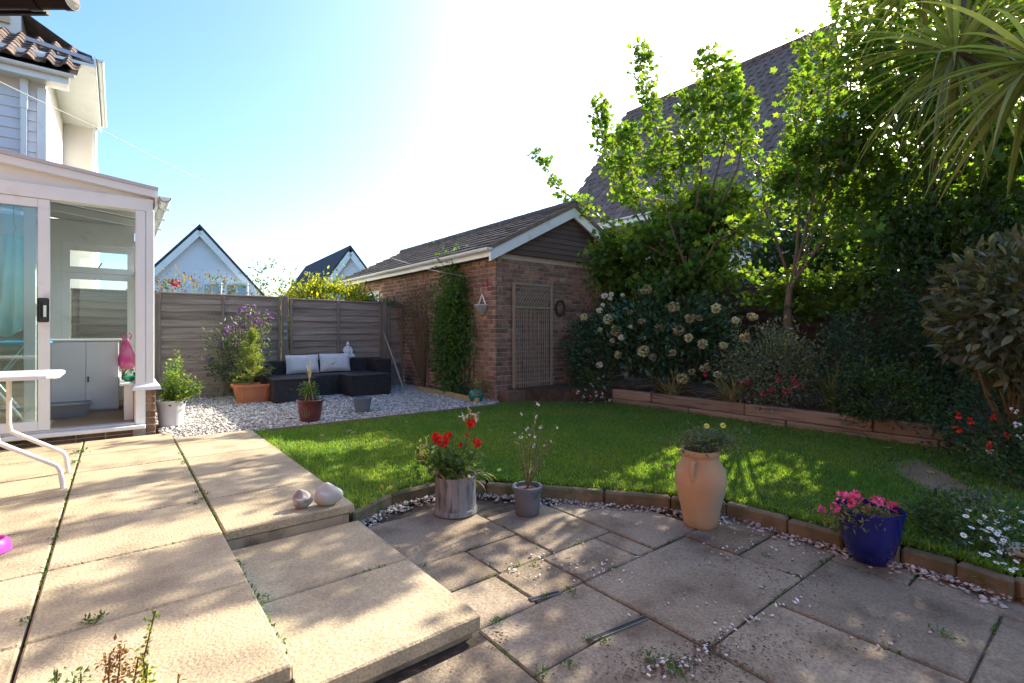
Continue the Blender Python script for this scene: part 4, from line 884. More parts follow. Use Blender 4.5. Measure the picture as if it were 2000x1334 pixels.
def shrub(name, label, c, r, n, leaf, m, cat='shrub', group=None, clumps=40, cs=.2, shell=.5, base=None, stemn=9, up=.35, wid=.5, m2=None, lob=False, lj=.3, z0=None, stm=None):
    z0 = c[2]-r[2] if z0 is None else z0
    b = Vector((c[0], c[1], z0)) if base is None else Vector(base)
    t = thing(name, b, label, cat, group)
    P = blob(n, c, r, clumps, cs, shell); P[:, 2] = np.maximum(P[:, 2], z0+.02)
    out = unit((P-np.array(c))/np.array(r)); D = unit(out+rdir(n)*1.0+np.array([0, 0, up]))
    L = leaf*rng.uniform(1-lj, 1+lj, n)
    VT = (lambda q: lobed(P[q], D[q], L[q])) if lob else (lambda q: leaves(P[q], D[q], L[q], L[q]*wid, N=unit(rdir(len(L))[q]+np.array([0,0,.8]))))
    if m2:
        q = rng.random(n) < .5; stuff(np_obj('foliage', *VT(q), m, t)); stuff(np_obj('foliage', *VT(~q), m2, t))
    else: stuff(np_obj('foliage', *VT(np.ones(n, bool)), m, t))
    idx = rng.integers(0, n, stemn); stems(t, b, [Vector(P[i]) for i in idx], r=max(.005, r[2]*.013), m=stm)
    return t, P
M_bsoil = mat('pot_soil', (.05,.035,.025), (.09,.06,.04), rough=.98, scale=40, bump=.6, bscale=90)
def pot(parent, prof, c, m, soil_z, n=40, fn=None, wall=.014, name='pot'):
    rt, zt_ = prof[-1]
    inner = [(rt-wall, zt_), (rt-wall*1.2, soil_z-.02)]
    MB().lathe(prof+inner, c, n, fn).build(name, m, parent, smooth=True)
    rs = rt-wall*1.2
    MB().lathe([(rs*.98, soil_z-.03), (rs*.98, soil_z), (rs*.5, soil_z+.012)], c, 20).build('soil', M_bsoil, parent)
# ================================================================== POTS
# stone-effect pot of red geraniums
c = onz(890, 1000, -.187); t = thing('geranium_pot', c, 'tree bark effect stone pot of red geraniums and strappy leaves', 'potted plant')
M_bp = mat('bark_effect_stone', (.19,.19,.19), (.28,.275,.27), rough=.85, scale=5, stretch=(3,3,.6), bump=.8, bscale=14, c3=(.10,.10,.11), s3=8, bdist=.02)
pot(t, [(.135,0), (.15,.01), (.148,.035), (.138,.045), (.137,.14), (.140,.245), (.143,.262)], c, M_bp, .225, 64, lambda a, z: 1+(.02*math.sin(a*17+math.sin(z*22)*2.2)*math.sin(a*5+1) if .04 < z < .25 else 0))
z0 = c.z+.23
n = 46; P = np.array([[c.x, c.y, z0]]*n)+rng.normal(size=(n, 3))*np.array([.05, .05, 0]); a = rng.uniform(0, 6.28, n)
D = unit(np.stack([np.cos(a), np.sin(a), rng.uniform(.35, 1.6, n)], 1))
for i in range(n): np_obj('strap_leaf', *blades(P[i:i+1], D[i:i+1], rng.uniform(.16, .34), .012, droop=rng.uniform(.6, 1.3), seg=6), L_strap if i % 4 else mat('orange_leaf', (.5,.28,.06), (.55,.36,.1), rough=.6), t)
fl = [(852,855,1.15), (876,850,.8), (866,862,1.2), (921,826,1.1), (931,865,.95), (822,893,.8), (900,868,.6), (912,850,.55)]
M_red = mat('red_petal', (.62,.01,.008), (.75,.02,.012), rough=.55, scale=20, rand='island', ramt=.3)
PB = petalball('flower_head', .032, 46, M_red)
dep = c.x*SA+c.y*CA
tips = []
for u, v, s in fl:
    p = atd(u, v, dep+random.uniform(-.08, .08)); put('flower_head', PB, t, p, s); tips.append(p)
dry = [(838,905-50), (918,808), (885,838)]
for u, v in ((918,806), (905,812), (930,812)):
    p = atd(u, v, dep); k = 10; np_obj('faded_flower', *leaves(np.array([tuple(p)]*k)+rng.normal(size=(k, 3))*.008, rdir(k, -.6), .045, .016), mat('faded_petal', (.55,.48,.32), (.62,.56,.42), rough=.8), t)
tips.append(atd(918, 808, dep)); tips.append(atd(820, 858, dep)); tips.append(atd(885, 838, dep))
stems(t, (c.x, c.y, z0), tips, .005, M_gtw, 'flower_stem', .03)
cl = np.array([tuple(atd(880+rng.normal()*26, 905+rng.normal()*17, dep+rng.normal()*.07)) for _ in range(420)])
stuff(np_obj('foliage', *lobed(cl, rdir(420, .4), rng.uniform(.025, .05, 420)), L_mid, t))
vg = np.array([tuple(atd(828+rng.normal()*10, 885+rng.normal()*12, dep+rng.normal()*.03)) for _ in range(40)])
stuff(np_obj('variegated_foliage', *leaves(vg, rdir(40, .2), rng.uniform(.03, .05, 40), .022), leafmat('leaf_variegated', (.45,.48,.22), (.3,.4,.12), trans=.35), t))
# grey plastic pot with a thin flowering plant
c = onz(1030, 1002, -.187); t = thing('twiggy_pot', c, 'plain grey plastic pot with a thin twiggy plant tipped with white flowers', 'potted plant'); dep = c.x*SA+c.y*CA
M_gp = mat('slate_grey_plastic', (.11,.125,.15), (.135,.15,.175), rough=.5, scale=5, spec=.4)
pot(t, [(.078,0), (.082,.005), (.094,.165), (.103,.166), (.105,.188), (.101,.192)], c, M_gp, .165)
tips = [atd(u, v, dep+random.uniform(-.06, .06)) for u, v in ((1014,815), (1048,790), (1033,830), (1026,845), (1060,835), (1085,832), (1050,852), (1008,850), (1075,860), (1022,862), (1065,870), (1043,812), (1038,870))]
stems(t, (c.x, c.y, c.z+.17), tips, .0035, M_twig, 'stem', .02)
FW1 = petalball('flower', .013, 12, mat('white_petal', (.75,.72,.74), (.8,.78,.76), rough=.6))
for p in tips:
    for _ in range(1): put('flower', FW1, t, p+Vector((random.gauss(0,.012), random.gauss(0,.012), random.gauss(0,.012))), random.uniform(.6, 1.1))
Ps = []
for p in tips: q, d, j = alongpath(26, bend((c.x, c.y, c.z+.17), p, .02, 5), .012, .15, 1); Ps.append(q)
Ps = np.concatenate(Ps); stuff(np_obj('foliage', *leaves(Ps, rdir(len(Ps), .5), rng.uniform(.012, .024, len(Ps)), .006), L_grey, t))
for u, v in ((1008,940), (1045,968)):
    p = atd(u, v, dep-.08); k = 9; stuff(np_obj('sprig', *leaves(np.array([tuple(p)]*k)+rng.normal(size=(k,3))*.012, rdir(k, .5), .03, .01), L_mid, t))
# terracotta urn
c = onz(1368, 1024, -.187); t = thing('terracotta_urn', c, 'tall terracotta urn with small lug handles and a grey leaved plant', 'potted plant'); dep = c.x*SA+c.y*CA
M_tc = mat('pale_terracotta', (.46,.275,.145), (.54,.34,.19), rough=.8, scale=5, bump=.25, bscale=30, c3=(.40,.31,.20), s3=4, t3=(.5,.75))
prof = [(.094,0), (.104,.01), (.112,.06), (.128,.14), (.148,.22), (.159,.28), (.158,.32), (.148,.365), (.126,.405), (.113,.425), (.112,.445), (.118,.452), (.122,.478), (.119,.486)]
pot(t, prof, c, M_tc, .455, 48)
for a in (-AZ-R(128), -AZ+R(52)):
    d = Vector((math.cos(a), math.sin(a), 0)); MB().tube([c+d*.118+Vector((0,0,.425)), c+d*.155+Vector((0,0,.428)), c+d*.172+Vector((0,0,.40)), c+d*.168+Vector((0,0,.35)), c+d*.152+Vector((0,0,.305))], [.016,.018,.017,.014,.009], 10).build('handle', M_tc, t, smooth=True)
P = np.array([tuple(atd(1384+rng.normal()*33, 862+rng.normal()*13, dep+rng.normal()*.09)) for _ in range(1300)])
stuff(np_obj('foliage', *leaves(P, rdir(1300, .5), rng.uniform(.02, .038, 1300), .012), leafmat('leaf_sage', (.075,.10,.06), (.11,.14,.08), trans=.3), t))
stems(t, (c.x, c.y, c.z+.45), [Vector(P[i]) for i in range(16)], .004, M_gtw)
for u, v in ((1412,831), (1380,832)): put('flower', daisyhead('yellow_flower', .02, mat('yellow_petal', (.75,.6,.08), rough=.6), mat('daisy_centre', (.45,.28,.03), rough=.8)), t, atd(u, v, dep-.05), 1, (1.1, 0, -AZ))
# cobalt glazed pot
c = onz(1698, 1092, -.187); t = thing('blue_pot', c, 'cobalt blue glazed pot with pink cyclamen like flowers and wilting leaves', 'potted plant'); dep = c.x*SA+c.y*CA
pot(t, [(.088,0), (.097,.008), (.118,.07), (.138,.15), (.150,.22), (.156,.262), (.160,.27), (.160,.282)], c, mat('cobalt_glaze', (.006,.008,.10), (.008,.012,.16), rough=.14, scale=5, spec=.6, coat=.6), .25, 48)
M_pink = mat('pink_petal', (.72,.035,.18), (.8,.16,.32), rough=.55, scale=30, rand='island', ramt=.25)
PF = petalball('pink_flower', .021, 14, M_pink, .5); tips = []
for u, v in ((1641,969), (1665,973), (1670,965), (1663,983), (1679,978), (1706,975), (1716,978), (1731,983), (1744,990), (1629,992), (1604,995), (1697,992), (1701,1000), (1655,972)):
    p = atd(u, v, dep+random.uniform(-.12, .08)); put('pink_flower', PF, t, p, random.uniform(.8, 1.2)); tips.append(p)
stems(t, (c.x, c.y, c.z+.25), tips, .0035, M_gtw, 'flower_stem', .03)
P = np.array([tuple(atd(1682+rng.normal()*36, 1008+rng.normal()*13, dep+rng.normal()*.08)) for _ in range(620)])
stuff(np_obj('foliage', *leaves(P, rdir(620, -.1), rng.uniform(.02, .04, 620), .011), leafmat('leaf_wilting', (.13,.14,.05), (.2,.17,.06), trans=.35), t))
# white plastic pot with rose bush
c = onz(334, 831, -.02); t = thing('white_pot', c, 'white plastic pot with a yellowing leafy shrub beside the conservatory pier', 'potted plant'); dep = c.x*SA+c.y*CA
pot(t, [(.105,0), (.115,.006), (.142,.26), (.152,.262), (.154,.29), (.148,.295)], c, mat('white_plastic', (.70,.68,.66), (.62,.60,.58), rough=.5, scale=4), .26)
tips = [atd(u, v, dep+random.uniform(-.1, .1)) for u, v in ((345,690), (342,705), (336,728), (352,742), (375,738), (392,758), (322,752), (384,750), (360,770), (330,770), (348,720))]
stems(t, (c.x, c.y, c.z+.26), tips, .005, M_gtw)
for q, m in ((0, L_lime), (1, L_mid)):
    Ps = np.concatenate([alongpath(60, bend((c.x, c.y, c.z+.26), p, .04, 5), .035, .25, 1)[0] for p in tips])
    stuff(np_obj('foliage', *leaves(Ps, rdir(len(Ps), .3), rng.uniform(.03, .055, len(Ps)), .024), m, t))
# terracotta trough with young conifer
p0 = onz(497, 787, -.02); t = thing('conifer_trough', (p0.x, p0.y+.1, -.02), 'ribbed terracotta plastic trough planted with a small young conifer', 'potted plant'); dep = p0.x*SA+p0.y*CA
w0, w1, h_, dd = .21, .285, .285, .24; M_tr = mat('terracotta_plastic', (.48,.16,.075), (.52,.19,.09), rough=.55, scale=4)
cx, cy = p0.x, p0.y+.12
mb = MB(); nr = 40; loop = []
for k in range(nr):
    a = 2*math.pi*k/nr; ca_, sa_ = math.cos(a), math.sin(a); e = .35; loop.append((math.copysign(abs(ca_)**e, ca_), math.copysign(abs(sa_)**e, sa_)))
rings = []
for z, w, d_, rib in ((0, w0, .13, 1), (.24, w1*.93, .165, 1), (.242, w1, .185, 0), (h_, w1*1.02, .19, 0), (h_, w1*.93, .165, 0), (.22, w1*.9, .155, 0)):
    rings.append([(cx+x*w*(1-.02*rib*(k % 2)), cy+y*d_*(1-.03*rib*(k % 2)), -.02+z) for k, (x, y) in enumerate(loop)])
V = sum(rings, []); Fc = [(r*nr+k, r*nr+(k+1) % nr, (r+1)*nr+(k+1) % nr, (r+1)*nr+k) for r in range(5) for k in range(nr)]+[tuple(range(nr))[::-1], tuple(range(5*nr, 6*nr))]
mb.add(V, Fc).build('trough', M_tr, t)
trunk = [Vector((cx, cy, .2)), atd(494, 700, dep+.1), atd(489, 645, dep+.1)]
MB().tube(trunk, [.014,.01,.004], 6).build('trunk', M_twig, t)
br = []
for i in range(46):
    s = (i/46)**.8; v = 748-100*s; sp = 50*(1-s)**1.0+4; u = 492+random.uniform(-1, 1)*sp; b = atd(491, v, dep+.1); e = atd(u, v-random.uniform(2, 14), dep+.1+random.uniform(-.32, .32)*(1-s)); br.append((b, e))
Ps, Ds = [], []
for b, e in br:
    k = 110; q, d, j = alongpath(k, [b, e], .017); Ps.append(q); Ds.append(unit(d+rdir(k)*.9))
MBs = MB()
for b, e in br: MBs.tube([b, e], [.004, .002], 4)
MBs.build('branch', M_gtw, t)
stuff(np_obj('needles', *leaves(np.concatenate(Ps), np.concatenate(Ds), rng.uniform(.02, .045, 46*110), .008), leafmat('conifer_needle', (.17,.23,.06), (.21,.27,.08), trans=.35), t))
# maroon pot with cane wigwam
c = onz(606, 823, -.02); t = thing('maroon_pot', c, 'maroon glazed pot with leaf motif, cane wigwam and a small climber', 'potted plant'); dep = c.x*SA+c.y*CA
pot(t, [(.10,0), (.108,.008), (.122,.06), (.135,.14), (.142,.22), (.146,.236), (.158,.24), (.162,.262), (.156,.268)], c, mat('maroon_glaze', (.13,.032,.03), (.17,.05,.042), rough=.35, scale=6, coat=.3), .23)
for i, a in enumerate((-2.3, -1.9, -1.5, -1.1)):                       # raised leaf motif, follows the pot wall
    pts = []
    for k in range(5):
        z = .06+.028*k*(1.2 if i in (1, 2) else .8); r_ = .1245+(.139-.1245)*min(1, (z-.06)/.13)+.002; aa = -AZ-R(90)+(a+1.7)*(.25+.22*k*.5); pts.append(c+Vector((r_*math.cos(aa), r_*math.sin(aa), z)))
    MB().tube(pts, [.003,.006,.007,.005,.002], 5).build('motif', mat('motif_green', (.20,.15,.07), rough=.5), t)
ap_ = atd(605, 735, dep)
for u in (596, 604, 612): MB().tube([Vector(tuple(atd(u, 783, dep+random.uniform(-.05,.05)))), ap_+Vector((random.gauss(0,.015), 0, .02)), atd(605+(u-604)*-.6, 703+abs(u-604)*1.5, dep)], .006, 6).build('cane', mat('bamboo_cane', (.42,.32,.17), rough=.7), t)
MB().tube([ap_-Vector((0,0,.02)), ap_+Vector((0,0,.02))], .013, 8).build('tie', mat('straw_tie', (.5,.42,.26), rough=.9), t)
P = np.array([tuple(atd(604+rng.normal()*10, 768+rng.normal()*8-abs(rng.normal())*6, dep+rng.normal()*.05)) for _ in range(260)])
stuff(np_obj('foliage', *leaves(P, rdir(260, .4), rng.uniform(.025, .05, 260), .02), L_mid, t))
MB().cbox(-.02, -.001, 0, .02, .001, .05, .0005, rotm(c+Vector((.05, -.08, .25)), .4, .9)).build('plant_label', mat('label_blue', (.1,.5,.6), rough=.5), t)
# empty grey bowl pot
c = onz(708, 804, -.02); t = thing('grey_bowl_pot', c, 'wide empty grey plastic pot standing on the gravel', 'pot')
pot(t, [(.082,0), (.09,.006), (.122,.17), (.131,.172), (.134,.192), (.129,.197)], c, mat('grey_blue_plastic', (.14,.16,.19), (.17,.19,.22), rough=.5, scale=4), .15)
# ================================================================== ON AND BY THE GARAGE
tl = thing('lattice_trellis', (5.4, 6.26, .14), 'weathered wooden trellis with slanted laths above upright canes on the garage front', 'trellis')
M_tw = mat('trellis_wood', (.30,.24,.17), (.36,.29,.21), rough=.9, scale=8, stretch=(4,4,.6))
y = 6.235; x0, x1 = 5.0, 5.82
for x in (x0, x1): MB().cbox(x-.022, y-.02, .145, x+.022, y+.018, 1.86, .003).build('upright', M_tw, tl)
for z in (1.45, 1.83, .22): MB().cbox(x0+.023, y-.014, z, x1-.023, y+.014, z+.035, .003).build('rail', M_tw, tl)
for i in range(14):
    a = x0+.05+i*.057; dz = .33; dx = .24
    xa, xb = a-.1, a-.1+dx; za, zb = 1.488, 1.828
    if xa < x0+.03: za += (x0+.03-xa)/dx*(zb-za)*1.0; xa = x0+.03
    if xb > x1-.03: zb -= (xb-x1+.03)/dx*(1.828-1.488); xb = x1-.03
    if xb-xa > .03: MB().bar((xa, y-.006+.012*(i % 2)*0, za), (xb, y-.006, zb), .02, .008, (0,-1,0)).build('lath', M_tw, tl)
for i in range(17):
    x = x0+.05+i*.0455; MB().tube([(x+random.uniform(-.006,.006), y-.017, .16), (x+random.uniform(-.006,.006), y-.02, 1.44)], .008, 6).build('cane', M_tw, tl)
tl2 = thing('wall_trellis', (4.62, 7.3, 0), 'upright weathered trellis canes on the garage side behind the climber', 'trellis')
for yy, z1 in ((6.92,1.35), (7.05,1.0), (7.18,1.05), (7.3,1.0), (8.45,1.3), (8.6,1.2)): MB().cbox(4.632, yy-.016, .0, 4.664, yy+.016, z1, .003).build('upright', M_tw, tl2)
cb_ = shrub('climber', 'dense green climber growing up the garage side wall', (4.54, 7.38, 1.1), (.18, .46, 1.05), 7200, .075, L_mid, 'climber', m2=leafmat('leaf_bright', (.06,.13,.03), (.08,.16,.035), trans=.35), clumps=70, cs=.28, shell=.1, base=(4.6, 7.5, -.02), up=-.1)
dv = shrub('dry_climber', 'bare brownish climber sprawling over the garage wall above the fence', (4.52, 8.75, 1.55), (.16, .65, .55), 2300, .035, leafmat('leaf_russet', (.10,.085,.045), (.14,.10,.055), trans=.25), 'climber', clumps=60, cs=.3, shell=.1, base=(4.6, 8.5, -.02), stemn=60, wid=.4)
# wall basket, bird feeder ornament, pink bauble, wreath
wb = thing('wall_basket', (4.6, 6.62, 1.33), 'half round metal wall basket with a small white gabled back plate', 'planter'); yb_, zb_ = 6.62, 1.34
mb = MB(); V = []; nn_ = 12
for z, r in ((0,.06), (.06,.10), (.14,.13), (.16,.135)):
    for i in range(nn_+1): a = math.pi/2+math.pi*i/nn_; V.append((4.655+r*math.cos(a), yb_+r*math.sin(a)*1.05, zb_+z))
mb.add(V, [(j*13+i, j*13+i+1, (j+1)*13+i+1, (j+1)*13+i) for j in range(3) for i in range(12)]+[tuple(range(13))[::-1]])
mb.build('basket', mat('moss_liner', (.22,.24,.20), (.3,.31,.27), rough=.9, scale=20), wb)
MB().tube([(4.655+.138*math.cos(a), yb_+.145*math.sin(a), zb_+.16) for a in [math.pi/2+math.pi*i/10 for i in range(11)]], .008, 6).build('rim', mat('white_wire', (.6,.6,.58), rough=.5), wb)
for s in (-1, 1): MB().bar((4.645, yb_+s*.10, zb_+.16), (4.645, yb_, zb_+.34), .014, .022).build('back_plate', M_wm, wb)
bb = thing('pink_bauble', (4.62, 6.46, 1.78), 'small pink hanging ornament on the garage brickwork', 'ornament')
MB().ball((4.63, 6.46, 1.83), .03, 10, 8, (.8,1,1.4)).build('bauble', mat('pink_glass', (.5,.03,.1), rough=.3), bb, smooth=True); MB().tube([(4.63,6.46,1.87), (4.64,6.46,1.95)], .003, 5).build('hook', M_twig, bb)
wr = thing('wreath', (6.06, 6.26, 1.36), 'dark twig wreath hung on the garage front', 'wreath')
MB().tube([(6.06+.10*math.cos(t), 6.262, 1.48+.13*math.sin(t)) for t in [2*math.pi*i/20 for i in range(21)]], .022, 8).build('ring', mat('dark_twigs', (.05,.04,.03), (.08,.07,.05), rough=.95, scale=40, bump=.8), wr, smooth=True)
gpot = onx(935, 772, 4.35); gpz = onz(930, 785, -.02)
t = thing('green_ball_pot', gpz, 'round green glazed pot with red spots at the garage corner', 'pot')
MB().lathe([(.06,0), (.09,.02), (.12,.08), (.12,.13), (.095,.18), (.085,.19), (.075,.19), (.07,.15)], gpz, 28).build('pot', mat('green_glaze', (.01,.16,.10), (.015,.2,.12), rough=.2, scale=6, coat=.5), t, smooth=True)
for a, z in ((-2.4,.14), (-1.9,.15), (-1.4,.13)): MB().ball(gpz+Vector((.118*math.cos(a), .118*math.sin(a), z)), .016, 8, 6, (1,1,1)).build('spot', M_red, t, smooth=True)
P = np.array([tuple(gpz)]*160)+rng.normal(size=(160, 3))*np.array([.06, .06, .05])+np.array([0, 0, .27])
stuff(np_obj('foliage', *leaves(P, rdir(160, .4), .03, .01), L_dry, t)); stems(t, gpz+Vector((0,0,.17)), [Vector(P[i]) for i in range(14)], .003)
te = thing('timber_edging', (4.35, 7.4, -.05), 'low yellowish timber edging along the bed by the garage wall', 'edging')
for a, b in (((4.28,6.2),(4.36,7.2)), ((4.36,7.2),(4.38,8.3))): MB().bar((*a, .01), (*b, .01), .04, .10).build('board', mat('yellow_timber', (.36,.27,.12), (.42,.33,.17), rough=.9, scale=8), te)
shrub('low_plant', 'small dark leafy plant at the foot of the garage climber', (4.5, 6.85, .1), (.13,.18,.13), 380, .05, L_dark, 'plant', clumps=12)
shrub('dry_fern', 'withered brown plant against the garage corner bricks', (4.55, 6.5, .22), (.1,.14,.14), 300, .04, L_dry, 'plant', clumps=10)
# washing line
pa, pb_ = atd(-60, 130, 3.0), onx(915, 541, 4.63); pts = []
for u, v in ((-60,130), (0,160), (90,203), (180,245), (290,302), (400,355), (520,408), (640,458), (770,506), (840,527), (915,541)):
    s = (u+60)/975; d0 = 3.0; d1 = (pb_.x*SA+pb_.y*CA); d_ = 1/((1-s)/d0+s/d1); pts.append(atd(u, v, d_))
wl_ = thing('washing_line', pts[-1], 'thin white washing line strung from the house to the garage wall', 'washing line'); MB().tube(pts, .0024, 6).build('line', mat('white_rope', (.7,.68,.64), rough=.8), wl_, smooth=True)
MB().tube([pts[-1], pts[-1]+Vector((.05,0,0))], .01, 6).build('hook', M_twig, wl_)
# ================================================================== BEHIND AND BY THE FENCE
rb_ = shrub('rose_bush', 'straggly rose bush with one pink bloom above the fence', (1.05, 10.2, 1.75), (.75,.3,.38), 620, .06, L_mid, 'shrub', m2=leafmat('leaf_rusty', (.16,.09,.04), (.2,.13,.05), trans=.4), clumps=40, cs=.16, z0=-.3, stemn=26, stm=mat('rose_stem', (.15,.10,.05), rough=.9))[0]
p = ony(343, 552, 10.2); o = put('flower', petalball('rose_bloom', .075, 34, mat('rose_petal', (.72,.04,.16), (.8,.1,.25), rough=.6)), rb_, p)
shrub('leafy_branches', 'thin leafy branches standing against the sky above the fence', (2.35, 10.3, 2.1), (.5,.3,.32), 210, .06, L_mid, 'shrub', m2=L_lime, clumps=30, cs=.16, z0=-.3, stemn=24)
hg = shrub('golden_hedge', 'golden yellow variegated hedge rising behind the fence', (3.45, 10.4, 1.25), (1.05,.5,.80), 11000, .075, L_gold, 'hedge', m2=L_lime, clumps=150, cs=.13, shell=.82, z0=-.3)
bd = shrub('buddleia', 'purple flowering buddleia leaning on the weathered fence', (1.55, 9.05, .55), (.42,.3,.55), 1700, .07, L_dark, 'shrub', m2=L_grey, clumps=40, cs=.22, shell=.2, z0=-.03, wid=.3, stemn=14)[0]
M_pur = mat('purple_petal', (.22,.07,.26), (.38,.17,.42), rough=.7, scale=30, rand='island', ramt=.35); PBp = petalball('flower', .045, 26, M_pur)
dep = 1.55*SA+9.05*CA; tips = []
for u, v in ((478,600), (497,598), (520,607), (528,620), (505,612), (488,617), (462,620), (470,632), (500,628), (508,636), (455,642), (478,640), (443,650), (437,658), (452,655), (430,672), (432,676), (458,672), (462,684), (406,700), (492,645), (440,640), (470,648), (505,618), (515,628), (468,607)):
    p = atd(u, v, dep+random.uniform(-.1, .1)); put('flower', PBp, bd, p, random.uniform(.6, 1.15)); tips.append(p)
stems(bd, (1.55, 9.05, 0), tips, .007, M_twig, 'flower_stem', .08)
Ps = np.concatenate([alongpath(46, bend((1.55, 9.05, 0), p, .08, 5), .05, .4, .97)[0] for p in tips])
stuff(np_obj('foliage', *leaves(Ps, rdir(len(Ps), .1), rng.uniform(.04, .09, len(Ps)), .02), L_grey, bd))
shrub('garage_top_vine', 'dark vine tumbling over the fence top at the garage', (4.35, 9.75, 1.62), (.4,.25,.12), 520, .06, L_blue, 'climber', clumps=20, z0=1.3)
# ================================================================== SHRUB BED
BZ = .15
def pc(u, v, X): p = onx(u, v, X); return (p.x, p.y, p.z)
hy, HP = shrub('hydrangea', 'large hydrangea with creamy green flower heads behind the sleepers', (6.55, 4.55, .98), (.5, 1.15, .62), 7500, .085, L_dark, 'shrub', m2=L_blue, clumps=90, cs=.2, shell=.5, z0=BZ, stemn=30, wid=.55)
M_hyd = mat('hydrangea_petal', (.50,.52,.26), (.60,.60,.36), rough=.7, scale=8, rand='island', ramt=.25); M_hyw = mat('hydrangea_white', (.74,.75,.58), (.78,.78,.66), rough=.7, scale=8, rand='island', ramt=.15)
HB = [petalball('flower_head', .07, 110, M_hyd, .2), petalball('flower_head', .07, 110, M_hyw, .2), petalball('flower_head', .07, 100, mat('hydrangea_faded', (.30,.27,.15), (.42,.40,.2), rough=.8, scale=30, rand='island', ramt=.3), .22)]
heads = [(1181,578,1), (1194,575,1), (1192,583,1), (1216,576,1), (1171,606,1), (1177,596,1), (1140,619,0), (1188,623,0), (1172,645,0), (1203,645,0), (1232,638,1), (1254,627,0), (1257,660,1), (1196,665,1), (1214,659,1), (1148,684,0), (1207,693,0), (1257,686,0), (1275,697,0), (1313,689,0), (1171,713,1), (1316,599,0), (1325,645,0), (1347,622,0), (1366,621,0), (1399,602,0), (1373,672,0), (1413,675,0), (1437,625,0), (1456,659,0), (1351,726,0), (1333,740,0), (1378,718,0), (1402,732,0), (1256,569,0), (1264,565,0), (1470,618,0), (1290,640,0), (1230,610,0), (1345,660,0)]
for u, v, w in heads: (lambda o_: setattr(o_, 'scale', (o_.scale[0]*random.uniform(.85, 1.2), o_.scale[0], o_.scale[0]*random.uniform(.7, 1))))(put('flower_head', HB[w if w or random.random() < .65 else 2], hy, onx(u, v, 6.05+random.uniform(-.05, .12)), random.uniform(.7, 1.3)*(.85 if w else 1.15)))
shrub('green_bush', 'blue green bushy shrub at the garage front beside the trellis', (6.35, 5.75, .75), (.45,.4,.62), 3600, .06, L_blue, 'shrub', m2=L_dark, clumps=60, z0=-.05)
def dots(t, P, me, nm, k, s=(.7, 1.2)):
    q = P[rng.integers(0, len(P), k)]
    for p in q: put(nm, me, t, Vector(p), random.uniform(*s))
F_red = petalball('red_flower', .016, 8, M_red, .6); F_wht = petalball('white_flower', .016, 8, mat('white_petal', (.75,.72,.74)), .6)
s1, P1 = shrub('salvia', 'low salvia with tiny red and white flowers beside the garage step', (5.95, 5.45, .14), (.35,.4,.26), 1500, .04, L_mid, 'shrub', m2=L_dark, clumps=30, z0=-.05)
front = P1[P1[:, 0]+P1[:, 1]*1.0 < 11.3]; dots(s1, front, F_red, 'red_flower', 12); dots(s1, front, F_wht, 'white_flower', 26)
def strappy(name, label, base, n, L0, L1, W_, m, spread=1.0, droop=(.5, 1.1), seg=7, upz=(.5, 1.8)):
    t = thing(name, base, label, 'plant'); b = np.array(tuple(base))
    a = rng.uniform(0, 6.28, n); P = b+rng.normal(size=(n, 3))*np.array([.04, .04, 0]); D = unit(np.stack([np.cos(a)*spread, np.sin(a)*spread, rng.uniform(*upz, n)], 1))
    for i in range(n): np_obj('strap_leaf', *blades(P[i:i+1], D[i:i+1], rng.uniform(L0, L1), W_, droop=rng.uniform(*droop), seg=seg), m, t)
    return t
L_straw = leafmat('leaf_straw', (.26,.23,.12), (.34,.30,.17), trans=.3, rand='object', ramt=.3)
strappy('sedge_clump', 'arching pale sedge clump spilling over the sleepers below the hydrangea', Vector((6.2, 4.15, BZ)), 60, .35, .7, .016, L_straw)
strappy('crocosmia_clump', 'arching strappy leaved clump hanging over the sleepers beside the fuchsia', Vector((6.12, 3.2, BZ)), 55, .4, .75, .026, L_straw)
fu, FP = shrub('fuchsia', 'grey green fuchsia bush hung with small red flowers', (6.35, 2.75, .58), (.40,.60,.48), 5200, .045, L_grey, 'shrub', clumps=46, cs=.2, z0=BZ)
F_fu = petalball('red_flower', .024, 9, mat('fuchsia_petal', (.5,.01,.06), (.6,.02,.1), rough=.5), .6)
for u, v in ((1448,748), (1462,746), (1505,760), (1545,762), (1535,764), (1378,730), (1560,750), (1490,768), (1520,740), (1550,742)): put('red_flower', F_fu, fu, onx(u, v, 5.93))
shrub('trailing_shrub', 'feathery dark shrub trailing over the sleepers between fuchsia and laurel', (6.15, 1.65, .38), (.33,.42,.36), 3400, .042, L_mid, 'shrub', m2=L_dark, clumps=30, cs=.2, z0=-.03)
shrub('rosemary', 'upright feathery shrub growing in front of the dark fence panels', (6.9, 2.1, .72), (.4,.45,.55), 2800, .05, L_blue, 'shrub', clumps=34, z0=BZ)
shrub('dark_evergreen', 'dense dark evergreen bush against the fence near the palm', (6.9, 1.25, 1.35), (.5,.65,1.2), 7000, .065, L_dark, 'shrub', clumps=70, z0=BZ)
shrub('under_laurel_shrub', 'dark spreading shrub beneath the big leaved laurel', (5.75, .55, .33), (.5,.6,.42), 4200, .045, L_dark, 'shrub', clumps=50, z0=-.04)
s2, P2 = shrub('salvia', 'salvia with tiny red and white flowers below the laurel at the lawn edge', (5.1, .42, .14), (.38,.36,.26), 2600, .034, L_mid, 'shrub', m2=L_dark, clumps=40, z0=-.05)
for u, v, k in ((1929,875,0), (1933,868,0), (1940,885,0), (1932,880,1), (1937,815,0), (1985,828,1), (1994,852,1), (1872,812,0), (1870,838,0), (1895,822,0), (1981,801,1), (1965,850,0)): put(('red_flower','white_flower')[k], (F_red, F_wht)[k], s2, atd(u, v, 3.62), 1.2)
